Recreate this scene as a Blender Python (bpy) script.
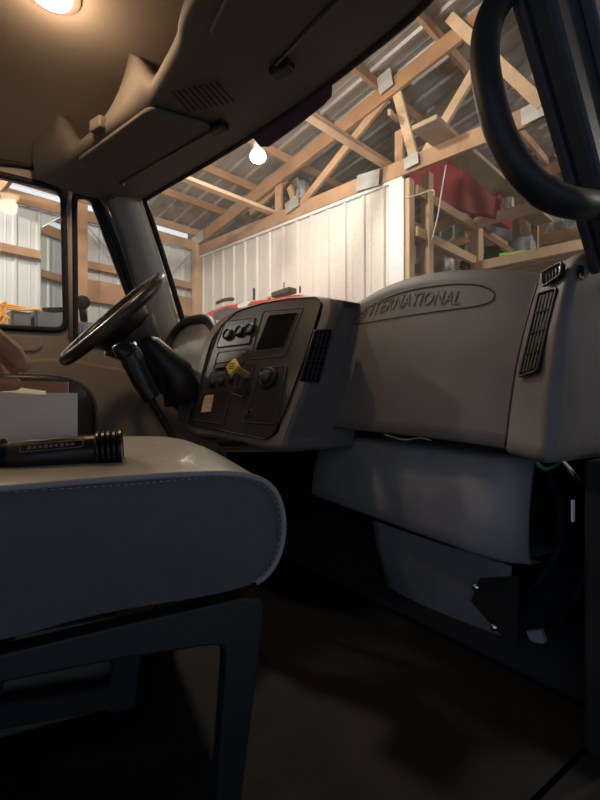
import bpy, bmesh, math, random
from mathutils import Vector, Matrix
from mathutils.geometry import tessellate_polygon
random.seed(7)
PI = math.pi
scn = bpy.context.scene
for o in list(bpy.data.objects):
    bpy.data.objects.remove(o)

# ------------------------------------------------------------------ camera
# truck frame: x = passenger side, y = forward, z = up, cab floor z = 0, ground z = -1
TH = math.radians(36.0); F = 460.0; CX, CY = 300.0, 400.0
CAM = Vector((1.25, 0.0, 0.64))
VW = Vector((-math.cos(TH), math.sin(TH), 0)); RT = Vector((math.sin(TH), math.cos(TH), 0)); UP = Vector((0, 0, 1))
cam_d = bpy.data.cameras.new('camera'); cam = bpy.data.objects.new('camera', cam_d)
scn.collection.objects.link(cam); scn.camera = cam
cam_d.sensor_fit = 'VERTICAL'; cam_d.sensor_height = 36.0; cam_d.lens = F / 800.0 * 36.0
cam_d.clip_start = 0.02; cam_d.clip_end = 200
cam.location = CAM; cam.rotation_euler = (PI / 2, 0, PI / 2 - TH)

# ------------------------------------------------------------------ world, exposure
w = bpy.data.worlds.new('overcast_daylight'); scn.world = w; w.use_nodes = True
bg = w.node_tree.nodes['Background']
bg.inputs[0].default_value = (0.50, 0.70, 1.0, 1); bg.inputs[1].default_value = 0.55
scn.view_settings.view_transform = 'Standard'; scn.view_settings.look = 'None'
scn.view_settings.exposure = 0.0; scn.view_settings.gamma = 1.0
scn.view_settings.use_curve_mapping = False
LAMP_W = 115.0         # base power of the shop lamp and the added fill lamps
DOME_W = 6.0           # cab dome lamp

# ------------------------------------------------------------------ pixel to point
def ray(px, py):
    return VW + RT * ((px - CX) / F) + UP * ((CY - py) / F)
def U(px, py, X=None, Y=None, Z=None, t=None):
    d = ray(px, py)
    if X is not None: t = (X - CAM.x) / d.x
    elif Y is not None: t = (Y - CAM.y) / d.y
    elif Z is not None: t = (Z - CAM.z) / d.z
    return CAM + d * t
def UP_(px, py, p0, n):
    d = ray(px, py)
    return CAM + d * ((p0 - CAM).dot(n) / d.dot(n))
# barn frame: origin at the corner of side wall and white wall
A_B = math.radians(9.4)
BU = Vector((math.cos(A_B), math.sin(A_B), 0)); BW = Vector((-math.sin(A_B), math.cos(A_B), 0))
BO = CAM + VW * 6.5 - RT * (0.224 * 6.5); BO.z = 0
def B(s, q, z):            # s along the white wall, q beyond it (negative = towards the truck)
    return BO + BU * s + BW * q + UP * z
def UB(px, py, s=None, q=None, z=None):
    if z is not None: return U(px, py, Z=z)
    if q is not None: return UP_(px, py, B(0, q, 0), BW)
    return UP_(px, py, B(s, 0, 0), BU)
def inB(p):
    d = p - BO
    return d.dot(BU), d.dot(BW), p.z

# ------------------------------------------------------------------ materials
MATS = {}
def M(name, col, rough=0.6, metal=0.0, bump=0.0, bscale=200, var=0.0, vscale=8, col2=None, spec=0.5, wave=None, emit=None, estr=0, coat=0):
    if name in MATS: return MATS[name]
    m = bpy.data.materials.new(name); m.use_nodes = True
    nt = m.node_tree; b = nt.nodes['Principled BSDF']
    b.inputs['Base Color'].default_value = (*col, 1); b.inputs['Roughness'].default_value = rough
    b.inputs['Metallic'].default_value = metal; b.inputs['Specular IOR Level'].default_value = spec
    b.inputs['Coat Weight'].default_value = coat
    tc = nt.nodes.new('ShaderNodeTexCoord')
    if var or col2:
        c2 = col2 or tuple(c * (1 - var) for c in col)
        if wave:
            n = nt.nodes.new('ShaderNodeTexNoise'); n.inputs['Scale'].default_value = vscale
            mp = nt.nodes.new('ShaderNodeMapping'); mp.inputs['Scale'].default_value = wave
            nt.links.new(tc.outputs['Object'], mp.inputs[0]); nt.links.new(mp.outputs[0], n.inputs['Vector'])
        else:
            n = nt.nodes.new('ShaderNodeTexNoise'); n.inputs['Scale'].default_value = vscale
            nt.links.new(tc.outputs['Object'], n.inputs['Vector'])
        n.inputs['Detail'].default_value = 6
        r = nt.nodes.new('ShaderNodeValToRGB')
        r.color_ramp.elements[0].position = 0.35; r.color_ramp.elements[1].position = 0.68
        r.color_ramp.elements[0].color = (*c2, 1); r.color_ramp.elements[1].color = (*col, 1)
        nt.links.new(n.outputs['Fac'], r.inputs[0]); nt.links.new(r.outputs[0], b.inputs['Base Color'])
    if bump:
        n2 = nt.nodes.new('ShaderNodeTexNoise'); n2.inputs['Scale'].default_value = bscale
        nt.links.new(tc.outputs['Object'], n2.inputs['Vector'])
        bp = nt.nodes.new('ShaderNodeBump'); bp.inputs['Strength'].default_value = bump; bp.inputs['Distance'].default_value = 0.002
        nt.links.new(n2.outputs['Fac'], bp.inputs['Height']); nt.links.new(bp.outputs[0], b.inputs['Normal'])
    if emit:
        b.inputs['Emission Color'].default_value = (*emit, 1); b.inputs['Emission Strength'].default_value = estr
    MATS[name] = m
    return m

def glass_mat(name, dirt, speck, gloss=0.04, tint=(1, 1, 1), dcol=(0.75, 0.70, 0.6)):
    m = bpy.data.materials.new(name); m.use_nodes = True; nt = m.node_tree
    for n in list(nt.nodes): nt.nodes.remove(n)
    N = nt.nodes.new; L = nt.links.new
    out = N('ShaderNodeOutputMaterial'); tr = N('ShaderNodeBsdfTransparent'); tr.inputs[0].default_value = (*tint, 1)
    tl = N('ShaderNodeBsdfTranslucent'); tl.inputs[0].default_value = (*dcol, 1)
    gl = N('ShaderNodeBsdfGlossy'); gl.inputs['Roughness'].default_value = 0.03; gl.inputs[0].default_value = (1, 1, 1, 1)
    tc = N('ShaderNodeTexCoord')
    n1 = N('ShaderNodeTexNoise'); n1.inputs['Scale'].default_value = 110; n1.inputs['Detail'].default_value = 3
    n2 = N('ShaderNodeTexNoise'); n2.inputs['Scale'].default_value = 6; n2.inputs['Detail'].default_value = 4
    L(tc.outputs['Object'], n1.inputs['Vector']); L(tc.outputs['Object'], n2.inputs['Vector'])
    r1 = N('ShaderNodeValToRGB'); r1.color_ramp.elements[0].position = 0.60; r1.color_ramp.elements[1].position = 0.76
    L(n1.outputs['Fac'], r1.inputs[0])
    mu = N('ShaderNodeMath'); mu.operation = 'MULTIPLY'; mu.inputs[1].default_value = speck; L(r1.outputs[0], mu.inputs[0])
    mu2 = N('ShaderNodeMath'); mu2.operation = 'MULTIPLY_ADD'; mu2.inputs[1].default_value = dirt; L(n2.outputs['Fac'], mu2.inputs[0]); L(mu.outputs[0], mu2.inputs[2])
    mx = N('ShaderNodeMixShader'); L(mu2.outputs[0], mx.inputs[0]); L(tr.outputs[0], mx.inputs[1]); L(tl.outputs[0], mx.inputs[2])
    mx2 = N('ShaderNodeMixShader'); mx2.inputs[0].default_value = gloss; L(mx.outputs[0], mx2.inputs[1]); L(gl.outputs[0], mx2.inputs[2])
    L(mx2.outputs[0], out.inputs[0]); MATS[name] = m
    return m

dash_m = M('dash_plastic', (0.195, 0.162, 0.143), 0.55, bump=0.25, bscale=500, var=0.12, vscale=10)
dash2_m = M('lower_dash_plastic', (0.32, 0.315, 0.33), 0.6, bump=0.2, bscale=400, var=0.25, vscale=9)
blackp = M('black_plastic', (0.016, 0.015, 0.014), 0.45, bump=0.1, bscale=400)
blackg = M('gloss_black', (0.006, 0.006, 0.006), 0.12)
panel_m = M('stack_panel_plastic', (0.028, 0.025, 0.022), 0.45, bump=0.1, bscale=500)
switch_m = M('switch_plastic', (0.020, 0.018, 0.016), 0.35)
rubber = M('rubber', (0.012, 0.012, 0.013), 0.7)
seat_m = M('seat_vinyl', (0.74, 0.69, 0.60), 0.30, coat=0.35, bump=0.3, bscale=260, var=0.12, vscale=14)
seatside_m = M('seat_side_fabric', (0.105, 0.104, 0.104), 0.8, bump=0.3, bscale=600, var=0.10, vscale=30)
dseat_m = M('driver_seat_vinyl', (0.035, 0.034, 0.033), 0.35, bump=0.2, bscale=200)
steel_b = M('black_steel', (0.018, 0.019, 0.02), 0.42, bump=0.1, bscale=120)
head_m = M('headliner_fabric', (0.155, 0.132, 0.118), 0.9, bump=0.4, bscale=500, var=0.1, vscale=5)
cons_m = M('overhead_plastic', (0.13, 0.11, 0.097), 0.7, bump=0.2, bscale=400, var=0.08, vscale=6)
visor_m = M('visor_vinyl', (0.11, 0.097, 0.086), 0.75, bump=0.3, bscale=300)
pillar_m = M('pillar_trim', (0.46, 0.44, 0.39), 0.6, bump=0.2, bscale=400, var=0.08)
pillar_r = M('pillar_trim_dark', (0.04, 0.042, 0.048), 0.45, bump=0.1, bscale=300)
door_m = M('door_trim', (0.44, 0.37, 0.29), 0.6, bump=0.2, bscale=350, var=0.1)
floor_m = M('floor_mat', (0.016, 0.009, 0.006), 0.85, bump=0.5, bscale=120, var=0.6, vscale=9)
fire_m = M('firewall_black', (0.012, 0.011, 0.011), 0.8, bump=0.3, bscale=60)
wood_m = M('barn_lumber', (0.54, 0.33, 0.19), 0.75, var=0.35, vscale=3, wave=(1, 1, 1), bump=0.15, bscale=60)
wood2_m = M('barn_lumber_pale', (0.68, 0.48, 0.30), 0.75, var=0.25, vscale=3, bump=0.15, bscale=60)
wood3_m = M('barn_lumber_dark', (0.40, 0.22, 0.11), 0.8, var=0.35, vscale=3, bump=0.15, bscale=60)
plank_m = M('grey_plank', (0.46, 0.36, 0.25), 0.8, var=0.25, vscale=4, bump=0.15, bscale=60)
osb_m = M('osb_sheet', (0.66, 0.47, 0.27), 0.8, var=0.35, vscale=22)
white_m = M('white_ribbed_steel', (0.72, 0.70, 0.65), 0.45, bump=0.05, bscale=20, var=0.04, vscale=2)
side_m = M('pale_side_steel', (0.68, 0.72, 0.71), 0.45, var=0.08, vscale=2)
roof_m = M('roof_steel', (0.34, 0.32, 0.30), 0.5, metal=0.25, var=0.35, vscale=3)
gus_m = M('gusset_steel', (0.50, 0.51, 0.49), 0.45, metal=0.3, var=0.25, vscale=8)
card_w = M('white_card', (0.62, 0.64, 0.68), 0.7)
card_b = M('brown_card', (0.42, 0.26, 0.15), 0.85, var=0.15, vscale=12)
chrome = M('chrome', (0.75, 0.75, 0.75), 0.2, metal=1.0)
yellow = M('yellow_plastic', (0.70, 0.48, 0.06), 0.5)
ground_m = M('concrete', (0.33, 0.31, 0.28), 0.85, var=0.3, vscale=1.5, bump=0.2, bscale=30)
skin = M('skin', (0.58, 0.25, 0.12), 0.55, bump=0.35, bscale=180, var=0.25, vscale=40)
sleeve_m = M('sleeve_cloth', (0.05, 0.06, 0.09), 0.9, bump=0.4, bscale=400)

# ------------------------------------------------------------------ object helpers
W0 = {}
def link(o): scn.collection.objects.link(o)
def wpos(o): return W0.get(o.name, Vector((0, 0, 0))) if o else Vector((0, 0, 0))
def empty(name, loc, label=None, cat=None, group=None, kind=None):
    o = bpy.data.objects.new(name, None); o.empty_display_size = 0.05; link(o); o.location = loc
    W0[o.name] = Vector(loc); tag(o, label, cat, group, kind); return o
def tag(o, label=None, cat=None, group=None, kind=None):
    if label: o['label'] = label
    if cat: o['category'] = cat
    if group: o['group'] = group
    if kind: o['kind'] = kind
    return o
def mk(name, vs, fs, mat, parent=None, smooth=False, bevel=0.0, seg=2, sub=0, solid=0.0, origin=None):
    vs = [Vector(v) for v in vs]
    c = origin or sum(vs, Vector((0, 0, 0))) / len(vs)
    me = bpy.data.meshes.new(name)
    me.from_pydata([v - c for v in vs], [], fs); me.validate()
    bm = bmesh.new(); bm.from_mesh(me); bmesh.ops.recalc_face_normals(bm, faces=bm.faces); bm.to_mesh(me); bm.free()
    me.materials.append(mat)
    if smooth:
        for p in me.polygons: p.use_smooth = True
    o = bpy.data.objects.new(name, me); link(o)
    if parent: o.parent = parent
    o.location = c - wpos(parent); W0[o.name] = c
    if solid:
        m = o.modifiers.new('solid', 'SOLIDIFY'); m.thickness = solid; m.offset = -1
    if bevel:
        m = o.modifiers.new('bevel', 'BEVEL'); m.width = bevel; m.segments = seg; m.limit_method = 'ANGLE'; m.angle_limit = math.radians(35)
        m.harden_normals = False
    if sub:
        m = o.modifiers.new('sub', 'SUBSURF'); m.levels = sub; m.render_levels = sub
    return o
def boxg(c, ax, ay, az):     # centre and three half vectors
    vs = []
    for i in (-1, 1):
        for j in (-1, 1):
            for k in (-1, 1): vs.append(c + ax * i + ay * j + az * k)
    fs = [(0, 1, 3, 2), (4, 6, 7, 5), (0, 4, 5, 1), (2, 3, 7, 6), (0, 2, 6, 4), (1, 5, 7, 3)]
    return vs, fs
def beam(name, a, b, wd, th, mat, parent=None, side=None, bevel=0.004, **k):
    # lumber from a to b: wd measured along 'side', th across
    a = Vector(a); b = Vector(b); d = (b - a); L = d.length; d = d / L
    sd = Vector(side) if side else UP
    s1 = (sd - d * sd.dot(d)).normalized(); s2 = d.cross(s1)
    v, f = boxg((a + b) / 2, d * L / 2, s1 * wd / 2, s2 * th / 2)
    return mk(name, v, f, mat, parent, bevel=bevel, seg=1, **k)
def abox(name, p0, p1, mat, parent=None, bevel=0.0, **k):
    p0 = Vector(p0); p1 = Vector(p1); c = (p0 + p1) / 2; h = (p1 - p0) / 2
    v, f = boxg(c, Vector((h.x, 0, 0)), Vector((0, h.y, 0)), Vector((0, 0, h.z)))
    return mk(name, v, f, mat, parent, bevel=bevel, **k)
def prism(name, poly, ext, mat, parent=None, bevel=0.0, holes=(), **k):
    poly = [Vector(p) for p in poly]; ext = Vector(ext); holes = [[Vector(p) for p in h] for h in holes]
    loops = [poly] + holes
    if holes:
        flat = [p for l in loops for p in l]; tris = tessellate_polygon(loops)
    else:
        flat = poly; tris = [tuple(range(len(poly)))]
    n = len(flat); vs = flat + [p + ext for p in flat]; fs = [tuple(t) for t in tris] + [tuple(n + i for i in reversed(t)) for t in tris]
    off = 0
    for l in loops:
        m = len(l)
        for i in range(m):
            a = off + i; b = off + (i + 1) % m; fs.append((a, b, n + b, n + a))
        off += m
    return mk(name, vs, fs, mat, parent, bevel=bevel, **k)
def smoothpts(pts, n=6, closed=False):
    pts = [Vector(p) for p in pts]; out = []; N = len(pts)
    rng = range(N if closed else N - 1)
    for i in rng:
        g = (lambda j: pts[j % N]) if closed else (lambda j: pts[min(max(j, 0), N - 1)])
        p0, p1, p2, p3 = g(i - 1), g(i), g(i + 1), g(i + 2)
        for k in range(n):
            t = k / n
            out.append(0.5 * (2 * p1 + (p2 - p0) * t + (2 * p0 - 5 * p1 + 4 * p2 - p3) * t * t + (3 * p1 - p0 - 3 * p2 + p3) * t ** 3))
    if not closed: out.append(pts[-1])
    return out
def tube(name, pts, rad, mat, parent=None, seg=10, closed=False, flat=1.0, cap=True, ref=None, **k):
    pts = [Vector(p) for p in pts]; n = len(pts)
    rads = rad if isinstance(rad, (list, tuple)) else [rad] * n
    vs, fs = [], []; prev = None
    for i, p in enumerate(pts):
        if closed: d = (pts[(i + 1) % n] - pts[i - 1]).normalized()
        else: d = (pts[min(i + 1, n - 1)] - pts[max(i - 1, 0)]).normalized()
        if ref is not None: a = Vector(ref)
        elif prev is None: a = UP if abs(d.z) < 0.9 else Vector((1, 0, 0))
        else: a = prev
        a = (a - d * a.dot(d)).normalized(); b = d.cross(a); prev = a
        for j in range(seg):
            an = 2 * PI * j / seg; vs.append(p + a * math.cos(an) * rads[i] + b * math.sin(an) * rads[i] * flat)
    for i in range(n if closed else n - 1):
        i2 = (i + 1) % n
        for j in range(seg):
            j2 = (j + 1) % seg; fs.append((i * seg + j, i * seg + j2, i2 * seg + j2, i2 * seg + j))
    if not closed and cap:
        fs.append(tuple(range(seg))); fs.append(tuple((n - 1) * seg + j for j in reversed(range(seg))))
    return mk(name, vs, fs, mat, parent, smooth=True, **k)
def lathe(name, c, axis, prof, mat, parent=None, seg=24, **k):   # prof: (distance along axis, radius)
    axis = Vector(axis).normalized(); pts = [Vector(c) + axis * a for a, r in prof]
    a = UP if abs(axis.z) < 0.9 else Vector((1, 0, 0)); a = (a - axis * a.dot(axis)).normalized(); b = axis.cross(a)
    vs, fs = [], []
    for p, (q, r) in zip(pts, prof):
        for j in range(seg):
            an = 2 * PI * j / seg; vs.append(p + (a * math.cos(an) + b * math.sin(an)) * max(r, 1e-4))
    n = len(prof)
    for i in range(n - 1):
        for j in range(seg):
            j2 = (j + 1) % seg; fs.append((i * seg + j, i * seg + j2, (i + 1) * seg + j2, (i + 1) * seg + j))
    fs.append(tuple(range(seg))); fs.append(tuple((n - 1) * seg + j for j in reversed(range(seg))))
    o = mk(name, vs, fs, mat, parent, smooth=True, **k)
    m = o.modifiers.new('split', 'EDGE_SPLIT'); m.split_angle = math.radians(40)
    return o
def grid(name, rows, mat, parent=None, solid=0.0, smooth=True, **k):
    nr, nc = len(rows), len(rows[0]); vs = [p for r in rows for p in r]
    fs = [(i * nc + j, i * nc + j + 1, (i + 1) * nc + j + 1, (i + 1) * nc + j) for i in range(nr - 1) for j in range(nc - 1)]
    return mk(name, vs, fs, mat, parent, smooth=smooth, solid=solid, **k)
def lerp(a, b, t): return Vector(a) * (1 - t) + Vector(b) * t
def dupmesh(src, name, loc, parent=None):
    o = src.copy(); o.name = name; link(o); o.parent = parent
    o.location = Vector(loc) - wpos(parent); W0[o.name] = Vector(loc); return o
def copytree(root, delta, parent=None):
    r = root.copy(); link(r); r.parent = parent
    if parent is None: r.location = root.location + Vector(delta)
    W0[r.name] = wpos(root) + Vector(delta)
    for ch in [c for c in scn.objects if c.parent == root]:
        copytree(ch, delta, r)
    return r

# ================================================================== THE BARN
ZG = -1.0; ZT = 2.62                     # ground, top of the white wall
ROOF0, PITCH = 2.93, 0.198               # underside of the purlins at the eave, slope
RIDGE = 7.0
def roofz(s): return ROOF0 + PITCH * (s if s <= RIDGE else 2 * RIDGE - s)
ground = mk('floor', *boxg(B(7, -1.5, ZG - 0.1), BU * 9, BW * 11, UP * 0.1), ground_m); tag(ground, 'grey concrete barn floor under the truck', kind='structure')

def ribbed(name, o, across, along, nrm, length, mat, parent, width=0.916, pitch=0.229, h=0.019):
    prof = [(0.0, 0.0)]
    n = int(round(width / pitch))
    for k in range(n):
        c = (k + 0.5) * pitch
        prof += [(c - 0.028, 0), (c - 0.013, h), (c + 0.013, h), (c + 0.028, 0)]
        if pitch > 0.15: prof += [(c + 0.075, 0), (c + 0.08, 0.003), (c + 0.09, 0.003), (c + 0.095, 0)]
    prof.append((width, 0.0))
    vs = []; m = len(prof)
    for x, y in prof:
        p = o + across * x + nrm * y; vs += [p, p + along * length]
    fs = [(2 * i, 2 * i + 1, 2 * i + 3, 2 * i + 2) for i in range(m - 1)]
    return mk(name, vs, fs, mat, parent)

# --- side wall of the barn (pale steel panels on girts)
wl = empty('wall_left', B(0, -4, ZG), 'pale ribbed steel side wall of the barn with timber girts', kind='structure')
p0 = ribbed('steel_panel', B(-0.06, 2.0, ZG), -BW, UP, BU, 3.75, side_m, wl, h=0.016)
for k in range(1, 14): dupmesh(p0, 'steel_panel', W0[p0.name] - BW * 0.916 * k, wl)
for (z0, z1, th) in ((2.735, 2.865, 0.04), (2.185, 2.275, 0.045), (1.1, 1.24, 0.045), (0.4, 0.54, 0.045)):
    for k in range(3):
        a = 0.0 - k * 3.66
        beam('girt', B(0.02, a, (z0 + z1) / 2), B(0.02, a - 3.64, (z0 + z1) / 2), z1 - z0, th, wood_m, wl)
qv = inB(UB(80, 260, s=0.07))[1]
beam('wide_girt', B(0.02, -0.08, 1.93), B(0.02, qv, 1.93), 0.26, 0.045, wood_m, wl)
for q in (-0.03, qv, -4.2, -6.6):
    beam('wall_post', B(0.07, q, ZG), B(0.07, q, 2.9), 0.14, 0.10, wood2_m if q > -1 else wood_m, wl, side=BW)
abox_osb = mk('osb_sheet', *boxg(B(0.05, -0.65, 0.4), BU * 0.006, BW * 0.58, UP * 1.32), osb_m, wl)
beam('wind_brace', B(0.045, -0.1, 2.7), B(0.045, -0.75, 1.95), 0.012, 0.012, gus_m, wl)
beam('wind_brace', B(0.045, -0.95, 2.15), B(0.045, -1.55, 2.7), 0.012, 0.012, gus_m, wl)
# translucent light strip under the eave
eave_m = M('translucent_eave_panel', (0.75, 0.8, 0.85), 0.5, emit=(0.72, 0.86, 1.0), estr=0.55)
for k in range(4):
    mk('eave_light_panel', *boxg(B(-0.01, -0.4 - k * 2.44 - 0.9, 2.94), BU * 0.01, BW * 1.15, UP * 0.055), eave_m, wl)

# --- white lined partition wall
wb = empty('wall_back', B(1.6, 0, ZG), 'white ribbed steel partition wall facing the truck', kind='structure')
LW = 3.33
q0 = ribbed('white_panel', B(0.05, 0, ZG), BU, UP, -BW, ZT - ZG, white_m, wb, width=0.916)
for k in range(1, 4):
    if k < 4 and 0.05 + 0.916 * (k + 1) < LW + 0.5: dupmesh(q0, 'white_panel', W0[q0.name] + BU * 0.916 * k, wb) if k < 3 else None
ribbed('white_panel', B(0.05 + 0.916 * 3, 0, ZG), BU, UP, -BW, ZT - ZG, white_m, wb, width=0.458)
trim_m = M('white_trim', (0.80, 0.82, 0.84), 0.4)
mk('corner_trim', *boxg(B(LW - 0.03, -0.012, (ZT + ZG) / 2), BU * 0.075, BW * 0.02, UP * ((ZT - ZG) / 2)), trim_m, wb)
mk('top_trim', *boxg(B(LW / 2 + 0.03, -0.022, ZT + 0.01), BU * (LW / 2), BW * 0.012, UP * 0.014), trim_m, wb)
mk('backing_sheet', *boxg(B(LW / 2, 0.05, (ZT + ZG) / 2), BU * (LW / 2), BW * 0.02, UP * ((ZT - ZG) / 2 - 0.02)), osb_m, wb)
beam('end_post', B(LW + 0.07, 0.03, ZG), B(LW + 0.07, 0.03, ZT), 0.05, 0.09, wood2_m, wb, side=BU)

# --- far end wall
QF_ = inB(UB(560, 237, z=ZT + 0.10))[1] + 0.45
wf = empty('wall_far', B(7, QF_, ZG), 'far pale steel wall of the barn with timber rails', kind='structure')
pf = ribbed('steel_panel', B(0, QF_, ZG), BU, UP, -BW, 4.9, M('far_steel', (0.60, 0.68, 0.72), 0.5, var=0.1, vscale=2), wf, h=0.03)
for k in range(1, 15): dupmesh(pf, 'steel_panel', W0[pf.name] + BU * 0.916 * k, wf)
for z in (0.6, 1.35, 2.05):
    beam('rail', B(0, QF_ - 0.08, z), B(13.6, QF_ - 0.08, z), 0.22, 0.06, wood_m, wf)
for s in (4.2, 6.65, 9.1, 11.5):
    beam('wall_post', B(s, QF_ - 0.16, ZG), B(s, QF_ - 0.16, roofz(s)), 0.15, 0.12, wood_m, wf, side=BU)

# --- roof: steel sheets on purlins
rf = empty('ceiling', B(7, -1, 3.6), 'barn roof of grey steel sheets on timber purlins', kind='structure')
nl = math.hypot(1, PITCH); SL = (BU + UP * PITCH) / nl; SR = (BU - UP * PITCH) / nl
NL = (-UP + BU * PITCH) / nl; NR = (-UP - BU * PITCH) / nl
LEN = (RIDGE + 0.5) * nl
rp = ribbed('roof_sheet', B(-0.5, 6.6, roofz(-0.5) + 0.10), -BW, SL, NL, LEN, roof_m, rf, h=0.024)
rr = ribbed('roof_sheet', B(RIDGE, 6.6, roofz(RIDGE) + 0.10), -BW, SR, NR, LEN, roof_m, rf, h=0.024)
for k in range(1, 17):
    dupmesh(rp, 'roof_sheet', W0[rp.name] - BW * 0.916 * k, rf); dupmesh(rr, 'roof_sheet', W0[rr.name] - BW * 0.916 * k, rf)
for k in range(12):
    s = 0.05 + 0.61 * k
    if s > RIDGE: break
    beam('purlin', B(s, 6.5, roofz(s) + 0.04), B(s, -8, roofz(s) + 0.04), 0.09, 0.04, wood3_m if k % 3 else wood_m, rf)
for k in range(9):
    s = RIDGE + 0.4 + 0.8 * k
    beam('purlin', B(s, 6.5, roofz(s) + 0.04), B(s, -8, roofz(s) + 0.04), 0.09, 0.04, wood3_m, rf)

# --- roof trusses
def P0(px, py): return UB(px, py, q=-0.02)
def web(name, a, b, wd, mat, t, th=0.04, off=0.0):
    a = Vector(a) + BW * off; b = Vector(b) + BW * off
    d = (b - a).normalized(); sd = d.cross(BW)
    return beam(name, a, b, wd, th, mat, t, side=sd)
def make_truss(detail=True):
    t = empty('roof_truss', B(RIDGE, 0, ZT + 0.02), 'timber roof truss above the white ribbed wall, pale plated webs', 'roof truss', 'timber roof trusses')
    web('bottom_chord', B(0.0, -0.02, ZT + 0.10), B(2 * RIDGE, -0.02, ZT + 0.10), 0.145, wood_m, t)
    web('top_chord', B(-0.3, -0.02, roofz(-0.3) - 0.075), B(RIDGE, -0.02, roofz(RIDGE) - 0.075), 0.15, wood3_m, t)
    web('top_chord', B(RIDGE, -0.02, roofz(RIDGE) - 0.075), B(2 * RIDGE + .3, -0.02, roofz(-0.3) - 0.075), 0.15, wood3_m, t)
    for (a, b, wd, m, off) in (((300, 203), (384, 97), 0.085, wood_m, 0.03), ((394, 86), (414, 163), 0.085, wood2_m, 0.03),
                               ((396, 128), (396, 170), 0.085, wood_m, 0.06), ((421, 157), (480, 58), 0.085, wood2_m, 0.03),
                               ((452, 20), (545, 108), 0.085, wood2_m, -0.04), ((535, 68), (536, 112), 0.06, wood2_m, 0.03),
                               ((277, 180), (277, 216), 0.10, wood_m, 0.03), ((286, 185), (294, 212), 0.07, wood_m, 0.06),
                               ((247, 212), (283, 178), 0.07, wood3_m, 0.06)):
        web('web', P0(*a), P0(*b), wd, m, t, off=off)
    sx = inB(P0(545, 108))[0]
    web('web', B(sx + 0.1, 0, ZT + 0.12), B(RIDGE - 0.1, 0, roofz(RIDGE) - 0.15), 0.085, wood_m, t, off=0.03)
    web('web', B(2 * RIDGE - sx, 0, ZT + 0.12), B(RIDGE + 0.1, 0, roofz(RIDGE) - 0.15), 0.085, wood_m, t, off=0.03)
    web('web', B(2 * RIDGE - sx, 0, ZT + 0.12), B(2 * RIDGE - sx + 1.6, 0, roofz(sx - 1.6) - 0.12), 0.085, wood_m, t, off=0.03)
    for (px, py, wd, hg, an) in ((388, 84, 0.15, 0.17, 0.2), (371, 182, 0.26, 0.15, -0.1), (541, 112, 0.24, 0.13, 0.1), (414, 163, 0.14, 0.10, 0.1),
                             (295, 206, 0.20, 0.12, 0.2), (203, 238, 0.16, 0.14, 0.2)):
        c = P0(px, py) - BW * 0.05
        ax = BU * math.cos(an) + UP * math.sin(an); az = UP * math.cos(an) - BU * math.sin(an)
        mk('gusset_plate', *boxg(c, ax * wd / 2, BW * 0.004, az * hg / 2), gus_m, t)
    return t
truss = make_truss()
QP = inB(UB(477, 250, s=LW + 0.1))[1]; Q3 = inB(UB(560, 237, z=ZT + 0.10))[1]
TL = {Q3: 'timber roof truss farthest from the truck, near the far steel wall', -2.44: 'timber roof truss directly above the truck cab'}
for q, lb in TL.items():
    c = copytree(truss, BW * q); c['label'] = lb
# lateral braces nailed across the bottom chords, loose plank
for (px, py, lb) in ((273, 218, 'long timber brace crossing the truss chords near the side wall'), (386, 168, 'pale timber brace crossing the truss chords beside the grey gusset plate')):
    s, q, z = inB(P0(px, py))
    o = beam('lateral_brace', B(s, 0.06, ZT + 0.195), B(s, -3.2, ZT + 0.195), 0.09, 0.04, wood2_m, side=BU); tag(o, lb, 'timber brace')
s, q, z = inB(P0(447, 150))
o = beam('loose_plank', B(s - 0.02, -0.36, ZT + 0.195), B(s - 0.02, 2.5, ZT + 0.195), 0.22, 0.04, plank_m, side=BU); tag(o, 'wide grey-brown plank lying across the truss bottom chords', 'plank')
o = beam('loose_batten', P0(379, 106) + BW * 0.3, P0(402, 122) - BW * 0.2, 0.05, 0.03, wood2_m); tag(o, 'short pale batten end poking out beside the wide plank', 'batten')
def crumple(name, c, ax, ay, az, mat, label, cat, n=12, amp=0.25, group=None):
    bm = bmesh.new(); bmesh.ops.create_icosphere(bm, subdivisions=3, radius=1.0)
    rnd = random.Random(hash(label) % 1000 if False else sum(map(ord, label)))
    ph = [rnd.uniform(0, 6) for _ in range(6)]
    vs = []
    for v in bm.verts:
        p = v.co; k = 1 + amp * (math.sin(5 * p.x + ph[0]) * math.sin(4 * p.y + ph[1]) + 0.5 * math.sin(9 * p.z + ph[2]) * math.sin(8 * p.x + ph[3]))
        q_ = Vector((math.copysign(abs(p.x) ** 0.6, p.x), math.copysign(abs(p.y) ** 0.6, p.y), math.copysign(abs(p.z) ** 0.6, p.z))) * k
        vs.append(c + ax * q_.x + ay * q_.y + az * q_.z)
    fs = [tuple(x.index for x in f.verts) for f in bm.faces]; bm.free()
    o = mk(name, vs, fs, mat, None, smooth=True); tag(o, label, cat, group); return o
plas_m = M('plastic_sheet', (0.62, 0.62, 0.58), 0.3, var=0.4, vscale=10)
c = UB(350, 172, q=0.5); crumple('plastic_wrap', Vector((c.x, c.y, ZT + 0.28)), BU * 0.30, BW * 0.2, UP * 0.07, plas_m, 'crumpled grey plastic wrap lying on the truss chord', 'plastic wrap')
c = UB(299, 192, q=0.4); crumple('plastic_wrap', c, BU * 0.10, BW * 0.1, UP * 0.16, plas_m, 'pale plastic scrap hanging beside the upright web', 'plastic wrap')
pk = M('pink_foam', (0.9, 0.42, 0.62), 0.6)
a, b = UB(511, 24, q=0.9), UB(524, 42, q=0.9)
o = beam('foam_piece', a, b, 0.13, 0.05, pk, side=UP, bevel=0.015); tag(o, 'pink foam piece tucked up under the roof', 'foam')

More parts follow.
